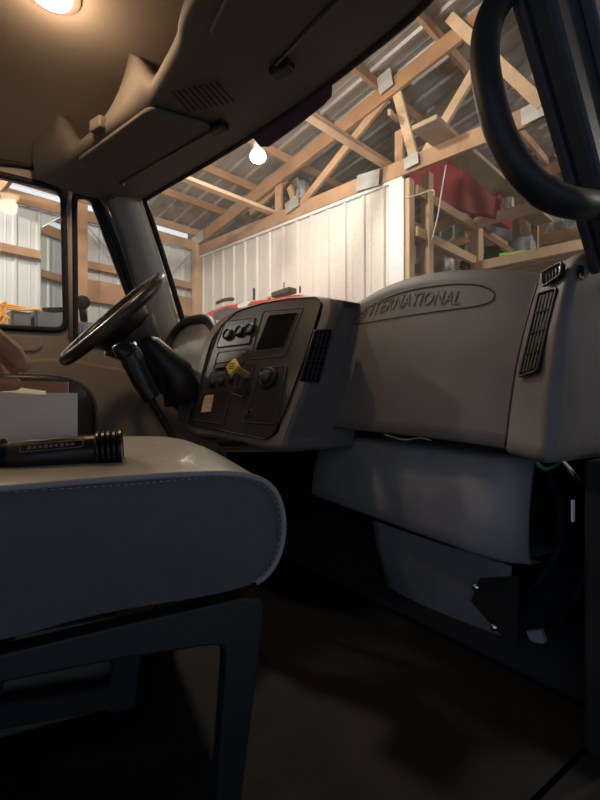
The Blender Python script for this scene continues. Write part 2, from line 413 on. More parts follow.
# --- open stud partition beyond the white wall and the joists carrying the red bin
sp = empty('wall_right', B(LW, 0.8, ZG), 'open stud partition running back from the white wall', kind='structure')
for px in (427, 477):
    p = UB(px, 250, s=LW + 0.1); _, q, _ = inB(p)
    beam('stud', B(LW + 0.1, q, ZG), B(LW + 0.1, q, 2.62 if px > 450 else 2.75), 0.13 if px > 450 else 0.085, 0.09, wood2_m, sp, side=BW)
QP = inB(UB(477, 250, s=LW + 0.1))[1]
for (y0, m) in ((228, wood_m), (262, wood2_m)):
    z = UB(477, y0, s=LW + 0.1).z
    beam('rail', B(LW + 0.1, 0.08, z), B(LW + 0.1, QP + 1.2, z), 0.09, 0.045, m, sp)
zr = UB(480, 268, q=QP).z
beam('front_rail', B(LW + 0.1, QP - 0.08, zr), B(9.5, QP - 0.08, zr), 0.10, 0.045, wood2_m, sp)
zj = UB(480, 223, q=QP).z
beam('joist_beam', B(LW + 0.1, QP - 0.03, zj), B(9.5, QP - 0.03, zj), 0.10, 0.08, wood2_m, sp)
beam('diagonal', UB(480, 232, q=QP + 0.1), UB(520, 256, q=QP + 0.3), 0.05, 0.03, wood_m, sp)
beam('stud', UB(463, 232, q=2.4), UB(463, 275, q=2.4), 0.08, 0.06, wood_m, sp, side=BU)
beam('stud', UB(535, 205, q=QP + 1.2), UB(535, 280, q=QP + 1.2), 0.08, 0.06, wood_m, sp, side=BU)
beam('rail', UB(425, 255, q=2.2), UB(470, 240, q=2.2), 0.07, 0.04, wood_m, sp)

# red bin on the joists
red_m = M('dark_red_plastic', (0.30, 0.022, 0.035), 0.5, var=0.3, vscale=5)
QB = QP - 0.12
rb = empty('storage_bin', UB(470, 216, q=QB), 'large dark red bin lying on the timber beam behind the open studs', 'bin')
prism('body', [UB(x, y, q=QB) for x, y in ((408, 168), (408, 197), (440, 207), (494, 218), (497, 196), (470, 172), (440, 152))], BW * 0.5, red_m, rb, bevel=0.02)
prism('rim', [UB(x, y, q=QB - 0.015) for x, y in ((440, 150), (470, 170), (499, 194), (497, 199), (469, 176), (438, 156))], BW * 0.53, red_m, rb, bevel=0.008)
a, b = UB(498, 173, q=QP - 0.35), UB(510, 181, q=QP - 0.35)
o = beam('red_strap', a, b, 0.035, 0.03, M('bright_red', (0.65, 0.03, 0.06), 0.4), bevel=0.01); tag(o, 'small bright red strap resting on the wide plank', 'strap')
c = UB(509, 204, q=QP - 0.05); crumple('plastic_wrap', c, BU * 0.045, BW * 0.06, UP * 0.06, plas_m, 'pale plastic scrap beside the dark red bin', 'plastic wrap')
c = UB(466, 219, s=LW + 0.06); crumple('rag', c, BU * 0.03, BW * 0.09, UP * 0.05, M('rag_cloth', (0.55, 0.45, 0.38), 0.9), 'small tan rag hanging below the dark red bin', 'rag')
o = tube('wire', smoothpts([P0(446, 165), P0(441, 195), P0(438, 215), P0(432, 240)], 5), 0.006, plas_m, seg=6); tag(o, 'pale twisted wire hanging in front of the open studs', 'wire')
o = tube('cord', smoothpts([P0(407, 198), P0(420, 194), P0(433, 190), P0(434, 196)], 5), 0.006, plas_m, seg=6); tag(o, 'white cord strung from the white wall corner to a stud', 'cord')
c = UB(440, 263, q=0.9); crumple('plastic_sheet', c, BU * 0.13, BW * 0.1, UP * 0.14, plas_m, 'torn grey plastic sheet hanging behind the lower stud rail', 'plastic sheet')
# shelf with clutter behind the front rail
shelf = mk('storage_shelf', *boxg(B(5.0, QP + 0.35, zr - 0.06), BU * 1.6, BW * 0.38, UP * 0.015), wood_m); tag(shelf, 'timber shelf board behind the open stud rail', 'shelf')
for (px, w_, h_, col, lb, cat) in ((471, 0.12, 0.11, (0.02, 0.045, 0.045), 'dark green bag piled on the timber shelf', 'bag'), (446, 0.08, 0.08, (0.03, 0.03, 0.035), 'black bag on the shelf next to the stud', 'bag'),
                         (494, 0.09, 0.16, (0.03, 0.05, 0.05), 'dark lumpy sack standing on the shelf', 'sack'), (522, 0.13, 0.17, (0.30, 0.36, 0.40), 'blue-grey wrapped bundle on the shelf', 'bundle')):
    c = UB(px, 258, q=QP + 0.4); crumple('stored_' + cat, Vector((c.x, c.y, zr + h_ * 1.3 - 0.04)), BU * w_, BW * 0.12, UP * h_, M('cl_' + cat + str(px), col, 0.7, var=0.3, vscale=9), lb, cat)
c = UB(513, 255, q=QP + 0.1)
o = beam('lime_case', Vector((c.x, c.y, zr + 0.115)) - BU * 0.13, Vector((c.x, c.y, zr + 0.09)) + BU * 0.14, 0.04, 0.1, M('lime_plastic', (0.32, 0.85, 0.04), 0.4), bevel=0.012); tag(o, 'lime green slim case lying on white papers', 'case')
o = mk('paper_stack', *boxg(Vector((c.x, c.y, zr + 0.03)) - BU * 0.1 + BW * 0.06, BU * 0.27, BW * 0.11, UP * 0.03), M('papers', (0.75, 0.78, 0.78), 0.7), bevel=0.008); tag(o, 'flat stack of white papers on the shelf under the lime case', 'papers')

# --- shop lamp in view, plus added unseen lamps that brighten the barn
def bay_lamp(loc, lb, watts):
    t = empty('shop_or_fill_lamp', loc, lb, 'lamp', 'round shop lamps under the roof')
    lathe('housing', loc, UP, [(0.0, 0.045), (0.03, 0.045), (0.07, 0.03), (0.10, 0.03)], gus_m, t)
    lathe('bulb', loc, -UP, [(-0.005, 0.035), (0.02, 0.06), (0.05, 0.07), (0.08, 0.055), (0.095, 0.02)], M('lamp_glow', (1, 0.95, 0.85), 0.5, emit=(1.0, 0.87, 0.66), estr=40), t)
    tube('cord', [loc + UP * 0.09, Vector((loc.x, loc.y, roofz(inB(loc)[0]) + 0.05))], 0.005, steel_b, t, seg=6)
    ld = bpy.data.lights.new('shop_or_fill_light', 'POINT'); ld.energy = watts; ld.color = (1.0, 0.92, 0.80); ld.shadow_soft_size = 0.08
    lo = bpy.data.objects.new('shop_or_fill_light', ld); link(lo); lo.parent = t; lo.location = (0, 0, -0.18)
    return t
bay_lamp(U(258, 151, t=3.9), 'glowing round shop lamp between side wall and truck', LAMP_W * 0.30)
bay_lamp(B(1.0, -3.6, 2.95), 'added unseen fill lamp over the left rear of the truck', LAMP_W * 1.0)
bay_lamp(B(3.3, -2.0, 3.3), 'added unseen fill lamp above the truck windshield', LAMP_W * 1.0)
bay_lamp(B(8.2, 1.6, 3.3), 'added unseen fill lamp ahead of the passenger pillar', LAMP_W * 0.5)
bay_lamp(B(7.4, 2.6, 3.3), 'added unseen fill lamp over the storage bay', LAMP_W * 1.3)

# --- grey cabinets and orange cord by the side wall
cab_m = M('grey_cabinet_steel', (0.12, 0.12, 0.125), 0.4, metal=0.4, var=0.2, vscale=6)
for (x0, x1, lb) in ((10, 33, 'grey steel cabinet below the orange cord'), (34, 66, 'grey steel cabinet beside the mirror, darker door'), (80, 104, 'grey steel cabinet next to the timber wall post')):
    yt = 311 if x0 < 70 else 322
    pa, pb = UB(x0, yt, s=0.75), UB(x1, yt, s=0.75); zt = (pa.z + pb.z) / 2 if x0 < 70 else UB(90, 322, s=0.75).z
    t = empty('steel_cabinet', Vector((pa.x, pa.y, ZG)), lb, 'cabinet', 'grey cabinets along the side wall')
    qa, qb = inB(pa)[1], inB(pb)[1]; qa, qb = min(qa, qb) + 0.01, max(qa, qb) - 0.01
    mk('body', *boxg(B(0.45, (qa + qb) / 2, (ZG + zt) / 2), BU * 0.28, BW * (qb - qa) / 2, UP * (zt - ZG) / 2), cab_m, t, bevel=0.01)
    dr = mk('door', *boxg(B(0.74, (qa + qb) / 2, (ZG + zt) / 2), BU * 0.008, BW * ((qb - qa) / 2 - 0.02), UP * ((zt - ZG) / 2 - 0.03)), cab_m, t, bevel=0.004)
    mk('handle', *boxg(B(0.755, qb - 0.06, 0.5), BU * 0.01, BW * 0.01, UP * 0.06), chrome, dr)
cord_m = M('orange_cord', (0.85, 0.45, 0.10), 0.5)
t = empty('extension_cord', UB(3, 315, s=0.6), 'tangled orange extension cord hung over the grey cabinets', 'cord')
rnd = random.Random(3)
for k in range(7):
    pts = [UB(rnd.uniform(-14, 9), rnd.uniform(303, 335), s=0.79 + 0.03 * k) for _ in range(7)]
    tube('loop', smoothpts(pts, 5), 0.012, cord_m, t, seg=6)
for k in range(3):
    tube('loop', smoothpts([UB(-5, 306 + k, s=0.80), UB(10, 305 + 2 * k, s=0.78), UB(25, 308 + k, s=0.78), UB(41, 310 - k, s=0.78)], 5), 0.011, cord_m, t, seg=6)

# --- red and white truck parked by the white wall
fr = empty('red_truck', B(1.6, -0.9, ZG), 'red and white truck cab parked in front of the white ribbed wall', 'truck')
tr_red = M('truck_red_paint', (0.55, 0.03, 0.04), 0.3, coat=0.5, var=0.1); tr_wh = M('truck_white_paint', (0.8, 0.8, 0.78), 0.3, coat=0.4)
QF = -0.85
def RP(px, py): s_, q_, z_ = inB(UB(px, py, q=QF)); return s_, z_
top = [RP(x, y) for x, y in ((200, 317), (206, 311), (222, 305), (245, 301), (270, 297.5), (290, 294), (300, 293.5))]
bot = ZG + 0.9
ring = [B(s_, QF, z_) for s_, z_ in top] + [B(top[-1][0] + 0.12, QF, top[-1][1] - 0.25), B(top[-1][0] + 0.12, QF, bot), B(top[0][0] - 0.05, QF, bot)]
prism('cab_body', ring, BW * 0.72, tr_red, fr, bevel=0.05, seg=3)
band = [(205, 327), (206, 319), (222, 313), (246, 309), (262, 306), (300, 301), (303, 345), (205, 345)]
prism('white_panel', [UB(x, y, q=QF - 0.012) for x, y in band], BW * 0.02, tr_wh, fr)
prism('windshield', [UB(x, y, q=QF - 0.03) for x, y in ((211, 320), (214, 312), (226, 307), (236, 308), (240, 312), (236, 321))], BW * 0.02, M('dark_glass', (0.05, 0.05, 0.048), 0.1), fr, bevel=0.004)
prism('roof_stripe', [UB(x, y, q=QF - 0.02) for x, y in ((237, 305), (246, 301.5), (249, 303), (246, 307), (238, 308))], BW * 0.05, tr_wh, fr)
lathe('marker_lamp', UB(270, 298, q=QF - 0.02), -BW, [(0, 0.02), (0.02, 0.02), (0.03, 0.01)], M('amber', (0.9, 0.45, 0.05), 0.4), fr)
tube('roof_rail', smoothpts([UB(217, 303, q=QF + .1), UB(224, 300, q=QF + .1), UB(233, 299, q=QF + .1)], 4), 0.02, blackp, fr, seg=6)
beam('antenna_stub', UB(254, 300, q=QF + .1), UB(254, 288, q=QF + .1), 0.02, 0.02, blackp, fr, side=BU)
beam('light_bar', UB(275, 296, q=QF + .1), UB(293, 290, q=QF + .1), 0.045, 0.1, blackp, fr)
beam('antenna', UB(284, 293, q=QF + .1), UB(284, 282, q=QF + .1), 0.012, 0.012, blackp, fr, side=BU)
beam('light_bar_post', UB(300, 293, q=QF + .1), UB(300, 286, q=QF + .1), 0.015, 0.015, blackp, fr, side=BU)
for s_ in (top[0][0] + 0.5, top[-1][0] - 0.35):
    lathe('wheel', B(s_, QF - 0.02, ZG + 0.48), BW, [(0, 0.40), (0.02, 0.47), (0.25, 0.47), (0.27, 0.4)], rubber, fr)

# ================================================================== THE CAB
XL, XR = -0.90, 0.88
cf = mk('floor_mat', [(XL, -0.9, 0), (XR, -0.9, 0), (XR, 1.05, 0), (XL, 1.05, 0), (XL, -0.9, -0.03), (XR, -0.9, -0.03), (XR, 1.05, -0.03), (XL, 1.05, -0.03)],
        [(0, 1, 2, 3), (4, 7, 6, 5), (0, 4, 5, 1), (1, 5, 6, 2), (2, 6, 7, 3), (3, 7, 4, 0)], floor_m)
tag(cf, 'dark brown rubber floor mat of the truck cab', kind='structure')
tb = grid('wall_front', [[Vector((x, y, z)) for x in (XL, -0.3, 0.0, 0.3, XR)] for y, z in ((1.04, 0.0), (1.20, 0.10), (1.30, 0.28), (1.32, 0.60), (1.30, 0.88))], fire_m, solid=0.03)
tag(tb, 'black firewall and toe board under the dashboard', kind='structure')
bw = abox('wall_rear', (XL, -0.93, 0), (XR, -0.90, 1.62), head_m); tag(bw, 'padded rear wall of the truck cab', kind='structure')

# --- left door with two windows
def DL(px, py, X=XL): return U(px, py, X=X)
def rpoly(pts, r=0.03, n=4):
    pts = [Vector(p) for p in pts]; out = []; N = len(pts)
    for i in range(N):
        p, a, b = pts[i], pts[i - 1], pts[(i + 1) % N]
        da, db = (a - p), (b - p); rr_ = min(r, da.length * 0.45, db.length * 0.45)
        A, C = p + da.normalized() * rr_, p + db.normalized() * rr_
        for k in range(n + 1):
            t = k / n; out.append(A * (1 - t) ** 2 + p * 2 * t * (1 - t) + C * t * t)
    return out
win1 = rpoly([DL(-95, 152), DL(63, 190), DL(66, 331), DL(-95, 322)], 0.05)
win2 = rpoly([DL(74, 196), DL(91, 196), DL(134, 310), DL(136, 348), DL(75, 342)], 0.03)
outer = [Vector((XL, -0.90, 0.05)), Vector((XL, -0.90, 1.60)), Vector((XL, DL(-60, 150).y, 1.60)), DL(40, 163), DL(84, 182), DL(103, 196), DL(126, 250), DL(150, 322), DL(158, 350), DL(170, 400), Vector((XL, 1.10, 0.60)), Vector((XL, 1.10, 0.05))]
ld_ = prism('door_1', outer, (-0.05, 0, 0), door_m, holes=[win1, win2], bevel=0.006)
tag(ld_, 'tan trimmed driver door of the truck cab', kind='structure')
def loopframe(name, loop, r, mat, parent, dx=0.0, flat=1.0):
    return tube(name, [p + Vector((dx, 0, 0)) for p in loop], r, mat, parent, seg=8, closed=True, flat=flat)
loopframe('window_seal', win1, 0.013, rubber, ld_, 0.005); loopframe('window_seal', win2, 0.013, rubber, ld_, 0.005)
tube('door_seal', smoothpts([DL(-60, 158, XL + 0.01), DL(30, 166, XL + 0.01), DL(78, 182, XL + 0.01), DL(97, 200, XL + 0.01), DL(118, 248, XL + 0.01), DL(140, 318, XL + 0.01), DL(150, 352, XL + 0.01)], 5), 0.012, rubber, ld_)
arm = prism('armrest', rpoly([DL(-70, 331, XL), DL(40, 336, XL), DL(44, 345, XL), DL(36, 352, XL), DL(-70, 348, XL)], 0.02), (0.012, 0, 0), door_m, ld_, bevel=0.006)
prism('lower_panel', rpoly([Vector((XL, -0.7, 0.72)), DL(60, 358), DL(140, 372), DL(150, 410), Vector((XL, 0.9, 0.2)), Vector((XL, -0.7, 0.2))], 0.05), (0.025, 0, 0), door_m, ld_, bevel=0.015)
ck = mk('wall_cowl', *boxg(Vector((XL - 0.02, 1.22, 0.46)), Vector((0.02, 0, 0)), Vector((0, 0.13, 0)), UP * 0.46), fire_m); tag(ck, 'black cowl side panel ahead of the driver door', kind='structure')
clear_m = glass_mat('side_glass', 0.03, 0.03, 0.008)
prism('window_pane', win1, (-0.005, 0, 0), clear_m, ld_).location.x -= 0.02
prism('window_pane', win2, (-0.005, 0, 0), clear_m, ld_).location.x -= 0.02
tube('division_bar', [DL(69, 188, XL + .004), DL(71, 338, XL + .004)], 0.012, M('division_bar_grey', (0.55, 0.45, 0.37), 0.5), ld_, seg=8)

# --- windshield
def UZ(px, py, z): return U(px, py, Z=z)
hdr_px = [(145, 200), (170, 185), (230, 150), (300, 105), (360, 60), (430, 0)]
ZH = 1.54
hdr = [UZ(x, y, ZH) for x, y in hdr_px] + [Vector((0.76, 0.78, ZH)), Vector((0.87, 0.66, ZH))]
hdrS = smoothpts(hdr, 4); nH = len(hdrS)
def basept(x): return Vector((x, 1.16 - (0.34 if x < 0 else 0.14) * (abs(x) / 0.88) ** 2.2, 0.925))
ws_rows = []
for k in range(9):
    f = k / 8; row = []
    for p in hdrS:
        b = basept(max(-0.865, min(0.865, p.x))); q = lerp(b, p, f); q.y += 0.035 * math.sin(PI * f) * (1 - (abs(p.x) / 0.9) ** 2)
        row.append(q)
    ws_rows.append(row)
ws_m = glass_mat('dusty_windshield_glass', 0.13, 0.18)
wsd = grid('window_1', ws_rows, ws_m); tag(wsd, 'dusty curved windshield of the truck', kind='structure')
tube('windshield_seal', [p + Vector((0, -0.006, 0)) for p in hdrS], 0.012, rubber, wsd, seg=8)
tube('windshield_seal', [r[0] for r in ws_rows], 0.014, rubber, wsd, seg=8)
tube('windshield_seal', [r[-1] for r in ws_rows], 0.014, rubber, wsd, seg=8)
# purple tint strip just below the header
def wsurf(px, py):
    for _ in range(1):
        d = ray(px, py); best = None
        for r in range(8):
            for c_ in range(nH - 1):
                a, b, c2 = ws_rows[r][c_], ws_rows[r][c_ + 1], ws_rows[r + 1][c_]
                n = (b - a).cross(c2 - a).normalized(); t = (a - CAM).dot(n) / d.dot(n); h = CAM + d * t
                m_ = (a + b + c2 + ws_rows[r + 1][c_ + 1]) / 4
                e = (h - m_).length
                if best is None or e < best[0]: best = (e, h, n)
        return best[1], best[2]
tp = [(252, 134), (264, 148), (272, 148), (300, 128), (328, 106), (335, 98), (336, 80), (322, 84), (300, 102), (275, 118)]
tv = []
for x, y in tp:
    h, n = wsurf(x, y); tv.append(h - Vector((0, 0.012, 0)))
ts = prism('tint_strip', tv, (0, -0.003, 0), M('purple_tint', (0.055, 0.025, 0.085), 0.4), wsd)

# --- A pillars
def pillar(name, path, wds, mat, label, nrm):
    vs = []; n = len(path)
    for (p, fwd, inn), (a, b) in zip(path, wds):
        # cross-section: four corners
        vs += [p + fwd * a, p + inn * b, p - fwd * a, p - inn * b * 0.6]
    fs = []
    for i in range(n - 1):
        for j in range(4): fs.append((i * 4 + j, i * 4 + (j + 1) % 4, i * 4 + 4 + (j + 1) % 4, i * 4 + 4 + j))
    fs += [(0, 1, 2, 3), tuple(4 * (n - 1) + j for j in (3, 2, 1, 0))]
    o = mk(name, vs, fs, mat, None, bevel=0.015, seg=3); tag(o, label, kind='structure'); return o
X1 = XL + 0.02
lpts = []
for (lx, ly), (rx, ry) in (((158, 356), (190, 356)), ((147, 318), (177, 318)), ((133, 280), (167, 280)), ((121, 240), (155, 240)), ((108, 208), (146, 212)), ((92, 180), (136, 192))):
    lpts.append((U(lx, ly, X=X1 - 0.01), U(rx, ry, X=X1 + 0.05)))
vs = []
for a, b in lpts:
    vs += [a, lerp(a, b, 0.30) + Vector((0.05, -0.01, 0)), lerp(a, b, 0.75) + Vector((0.035, -0.005, 0)), b, b + Vector((-0.07, 0.03, 0)), a + Vector((-0.06, 0.03, 0))]
fs = []; n6 = len(lpts)
for i in range(n6 - 1):
    for j in range(6): fs.append((i * 6 + j, i * 6 + (j + 1) % 6, i * 6 + 6 + (j + 1) % 6, i * 6 + 6 + j))
fs += [tuple(range(6)), tuple(6 * (n6 - 1) + j for j in range(6))]
lp = mk('trim_1', vs, fs, pillar_m, None, smooth=True); tag(lp, 'grey-tan trimmed windshield pillar on the driver side', kind='structure')

# passenger pillar: flat bar with channel
def RPil(px, py, X): return U(px, py, X=X)
rb_ = [(520, 5, 574, 190), ]
a0, a1 = RPil(519, 22, 0.86), RPil(570, 196, 0.86)
dirp = (a1 - a0).normalized(); topP = a0 - dirp * 0.52; botP = a1 + dirp * 0.16
sd = Vector((0, 1, 0)); sd = (sd - dirp * sd.dot(dirp)).normalized()
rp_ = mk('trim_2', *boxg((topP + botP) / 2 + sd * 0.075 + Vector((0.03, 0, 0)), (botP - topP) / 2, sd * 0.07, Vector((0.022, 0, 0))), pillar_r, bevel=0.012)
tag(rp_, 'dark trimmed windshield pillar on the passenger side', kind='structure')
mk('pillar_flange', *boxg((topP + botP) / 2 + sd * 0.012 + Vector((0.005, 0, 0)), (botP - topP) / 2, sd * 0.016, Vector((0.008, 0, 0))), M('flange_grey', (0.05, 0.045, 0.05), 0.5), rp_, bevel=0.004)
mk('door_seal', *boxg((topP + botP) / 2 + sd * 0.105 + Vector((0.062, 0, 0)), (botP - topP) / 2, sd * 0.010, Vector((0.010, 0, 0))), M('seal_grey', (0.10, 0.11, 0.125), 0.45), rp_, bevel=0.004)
kp = mk('wall_side', *boxg(Vector((0.90, 1.17, 0.255)), Vector((0.03, 0, 0)), Vector((0, 0.25, 0)), UP * 0.275), fire_m, bevel=0.01); tag(kp, 'black kick panel by the open passenger door', kind='structure')
sl = abox('trim_3', (0.86, -0.9, -0.08), (0.98, 0.93, 0.0), steel_b, bevel=0.01); tag(sl, 'black door sill under the passenger seat side', kind='structure')

hg = Vector((0.99, 0.98, 0.0)); od = Vector((0.93, 0.37, 0)).normalized(); on_ = Vector((0.37, -0.93, 0)).normalized()
def PD(a, z): return hg + od * a + UP * z
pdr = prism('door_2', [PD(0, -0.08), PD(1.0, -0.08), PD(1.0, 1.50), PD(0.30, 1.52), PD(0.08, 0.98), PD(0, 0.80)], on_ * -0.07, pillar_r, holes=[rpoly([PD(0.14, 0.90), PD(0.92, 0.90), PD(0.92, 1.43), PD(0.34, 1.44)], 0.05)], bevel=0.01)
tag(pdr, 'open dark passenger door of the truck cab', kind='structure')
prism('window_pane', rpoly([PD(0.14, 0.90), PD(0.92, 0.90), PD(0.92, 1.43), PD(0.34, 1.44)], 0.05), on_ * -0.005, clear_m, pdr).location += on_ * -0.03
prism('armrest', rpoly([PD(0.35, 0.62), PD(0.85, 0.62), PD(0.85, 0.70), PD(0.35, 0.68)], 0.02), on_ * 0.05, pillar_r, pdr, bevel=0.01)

# --- grab handle on the passenger pillar
gh = empty('grab_handle', U(560, 205, t=0.70), 'thick black looped grab handle bolted to the passenger pillar', 'handle')
gpx = [(594, 205, .76), (572, 203, .71), (547, 194, .69), (523, 173, .68), (504, 142, .68), (492, 105, .68), (485, 65, .69), (487, 30, .70), (497, 5, .71), (515, -14, .72), (545, -26, .75), (566, -30, .79)]
tube('grip', smoothpts([U(x, y, t=t) for x, y, t in gpx], 5), [0.0235] * 12 + [0.0215] * 44, M('grip_black', (0.014, 0.015, 0.018), 0.5, bump=0.1, bscale=500), gh, seg=16)
lathe('mount_boss', U(592, 204, t=.745), (0.2, 1, 0), [(0, 0.022), (0.05, 0.026)], blackp, gh)
lathe('mount_boss', U(566, -30, t=.78), (0.2, 1, 0), [(0, 0.022), (0.05, 0.026)], blackp, gh)

# --- headliner
hl_rows = []
for y in (-0.9, -0.5, 0.0, 0.25, 0.40, 0.62):
    row = []
    for x in (-0.92, -0.88, -0.82, -0.72, -0.55, -0.3, 0, 0.3, 0.6, 0.75, 0.84, 0.90):
        e = max(0, (abs(x) - 0.50) / 0.42)
        row.append(Vector((x, y, 1.76 - 0.20 * e ** 1.7 - 0.03 * max(0, y))))
    hl_rows.append(row)
hl = grid('ceiling', hl_rows, head_m, solid=0.0); hl.name = 'headliner_ceiling'; tag(hl, 'brown-grey fabric headliner of the truck cab', kind='structure')
hl.modifiers.new('sub', 'SUBSURF').render_levels = 2
ro = grid('roof_skin', [[p + UP * (0.03 + 0.02 * (1 - abs(p.x))) for p in r] for r in hl_rows], steel_b, hl)

# --- overhead console moulding between header and lip
zl = 1.50
lip_px = [(40, 176), (72, 162), (110, 133), (148, 105), (167, 78), (181, 50), (186, 25)]
lipc = [UZ(x, y, zl) for x, y in lip_px] + [Vector((0.45, 0.40, zl)), Vector((0.70, 0.36, zl)), Vector((0.86, 0.30, zl))]
lipc[0] = Vector((-0.80, 0.22, zl))
lipS = smoothpts(lipc, 4)
def resamp(pts, n):
    ds = [0]
    for a, b in zip(pts, pts[1:]): ds.append(ds[-1] + (b - a).length)
    out = []
    for i in range(n):
        d = ds[-1] * i / (n - 1); j = max(k for k in range(len(ds)) if ds[k] <= d + 1e-9); j = min(j, len(pts) - 2)
        out.append(lerp(pts[j], pts[j + 1], (d - ds[j]) / max(ds[j + 1] - ds[j], 1e-9)))
    return out
NC = 91
H2 = resamp([Vector((-0.90, 0.60, ZH - 0.01))] + hdrS + [Vector((0.90, 0.62, ZH))], NC); L2 = resamp(lipS, NC)
rows = []
for k in range(7):
    f = k / 6; rows.append([lerp(h, l, f) + UP * (-0.015 * math.sin(PI * f)) for h, l in zip(H2, L2)])
def lipz(x):    # height of the pocket edge above the lip: scalloped pockets with fins between them
    base = 0.05
    if x < -0.56: return base + 0.15 * min(1, (-0.56 - x) / 0.10)
    if -0.42 < x <= -0.10: return base + 0.21 * ((x + 0.42) / 0.32) ** 2.2
    if -0.10 < x < -0.06: return base + 0.21 * (-0.06 - x) / 0.04
    return base + 0.18 * max(0, 1 - abs(x - 0.62) / 0.08)
lipf = [[], [], []]
for l in L2:
    z1 = lipz(l.x); sh = -0.75 * max(0, z1 - 0.05) if -0.45 < l.x < -0.05 else 0.0
    lipf[0].append(l + Vector((sh * 0.35, -0.012, z1 * 0.4))); lipf[1].append(l + Vector((sh, -0.006, z1))); lipf[2].append(l + Vector((sh, 0.03, z1 + 0.004)))
rows += lipf
back = [[l + Vector((0, 0.06, 0.05)) for l in L2], [l + Vector((0, 0.22, 0.055)) for l in L2], [Vector((l.x * 0.98, 0.60, 1.755 - 0.20 * max(0, (abs(l.x) - 0.50) / 0.42) ** 1.7)) for l in L2]]
rows += back
rtop = resamp([p + UP * (0.03 + 0.02 * (1 - abs(p.x))) for p in hl_rows[-1]], NC)
grid('roof_front', [rtop, [lerp(a, b, 0.5) + UP * 0.04 for a, b in zip(rtop, H2)], [h + Vector((0, 0.03, 0.02)) for h in H2], [h + Vector((0, 0.01, -0.005)) for h in H2]], steel_b, hl)
oc = empty('overhead_console', Vector((0, 0.5, 1.5)), 'moulded overhead console with scalloped pockets above the windshield', 'overhead console')
grid('shell', rows, cons_m, oc)
# speaker-like grille rows on the underside
for k in range(9):
    a = UZ(172 + k * 5.5, 92 - 1.2 * k, 1.487); b = UZ(190 + k * 5.5, 112 - 1.2 * k, 1.487)
    beam('grille_slot', a, b, 0.004, 0.004, blackp, oc, bevel=0)
mk('latch', *boxg(UZ(101, 126, 1.535) + Vector((0, -0.01, 0)), Vector((0.03, 0.01, 0)), Vector((-0.003, 0.012, 0)), UP * 0.02), cons_m, oc, bevel=0.006)

# --- sun visors
def visor(corners, label, pivot, clip):
    pts = [UZ(x, y, z - 0.014) for x, y, z in corners]
    t = empty('sun_visor', sum(pts, Vector()) / 4, label, 'sun visor', 'sun visors')
    prism('pad', rpoly(pts, 0.03), (0, 0, 0.018), visor_m, t, bevel=0.008, seg=3)
    a, b = pts[2], pts[3]
    tube('hinge_rod', [lerp(a, b, -0.04), lerp(a, b, 1.03)], 0.005, steel_b, t, seg=8)
    mk('pivot_bracket', *boxg(UZ(*pivot) , Vector((0.03, 0.01, 0)), Vector((-0.006, 0.018, 0)), UP * 0.012), blackp, t, bevel=0.005)
    lathe('clip', UZ(*clip), -UP, [(0, 0.008), (0.012, 0.006)], chrome, t)
    return t
visor([(76, 163, 1.492), (149, 110, 1.490), (214, 129, 1.492), (122, 182, 1.500)], 'grey sun visor folded up above the driver side of the windshield', (218, 128, 1.498), (123, 183, 1.498))
visor([(207, 38, 1.482), (262, -70, 1.482), (352, -18, 1.486), (277, 62, 1.488)], 'dark sun visor folded up above the passenger side of the windshield', (282, 70, 1.492), (345, -14, 1.49))

# --- dome lamp
dz = 1.735
dc = UZ(52, -2, dz)
dl = empty('dome_lamp', dc, 'lit warm dome lamp on the cab ceiling', 'lamp')
lathe('bezel', dc + UP * 0.03, -UP, [(0, 0.075), (0.018, 0.072), (0.024, 0.055)], cons_m, dl)
lathe('lens', dc + UP * 0.01, -UP, [(0, 0.052), (0.012, 0.046), (0.022, 0.02)], M('dome_glow', (1, 0.9, 0.7), 0.4, emit=(1.0, 0.78, 0.48), estr=30), dl)
pd = bpy.data.lights.new('dome_light', 'POINT'); pd.energy = DOME_W; pd.color = (1.0, 0.66, 0.38); pd.shadow_soft_size = 0.04
po = bpy.data.objects.new('dome_light', pd); link(po); po.parent = dl; po.location = (0, 0, -0.05)

# --- dashboard
da = empty('dashboard', Vector((0.2, 1.05, 0.55)), 'grey-brown truck dashboard with centre switch panel and glovebox section', 'dashboard')
# glovebox section
gt_px = [(348, 309, 1.00), (365, 298, 1.015), (385, 287, 1.03), (410, 278, 1.045), (440, 272, 1.055), (475, 270, 1.06), (510, 271, 1.065), (541, 274, 1.07)]
gtop = smoothpts([U(x, y, Y=yy) for x, y, yy in gt_px], 4)
gbot_px = [(314, 424), (350, 428), (400, 433), (450, 439), (506, 447)]
gbot = smoothpts([U(x, y, Y=0.905 + 0.012 * i / 4) for i, (x, y) in enumerate(gbot_px)], 5)
NG = 33
GT, GB = resamp(gtop, NG), resamp(gbot, NG)
def gsurf(u, v):
    i = u * (NG - 1); j = min(int(i), NG - 2); f = i - j
    a = lerp(GB[j], GB[j + 1], f); b = lerp(GT[j], GT[j + 1], f)
    p = lerp(a, b, v); bul = math.sin(PI * min(max(v, 0), 1))
    p = p + Vector((0, -0.022, 0)) * bul
    return p
rows = []
rows.append([p + Vector((0, 0.16, -0.004)) for p in GB]); rows.append([p + Vector((0, 0.03, -0.008)) for p in GB])
rows.append([p + Vector((0, 0.008, -0.005)) for p in GB])
for k in range(15): rows.append([gsurf(i / (NG - 1), k / 14) for i in range(NG)])
rows.append([p + Vector((0, 0.012, 0.003)) for p in GT]); rows.append([p + Vector((0, 0.035, 0.003)) for p in GT]); rows.append([Vector((p.x, p.y + 0.14, min(p.z - 0.01, 0.93))) for p in GT])
gx = grid('glovebox_panel', rows, dash_m, da)
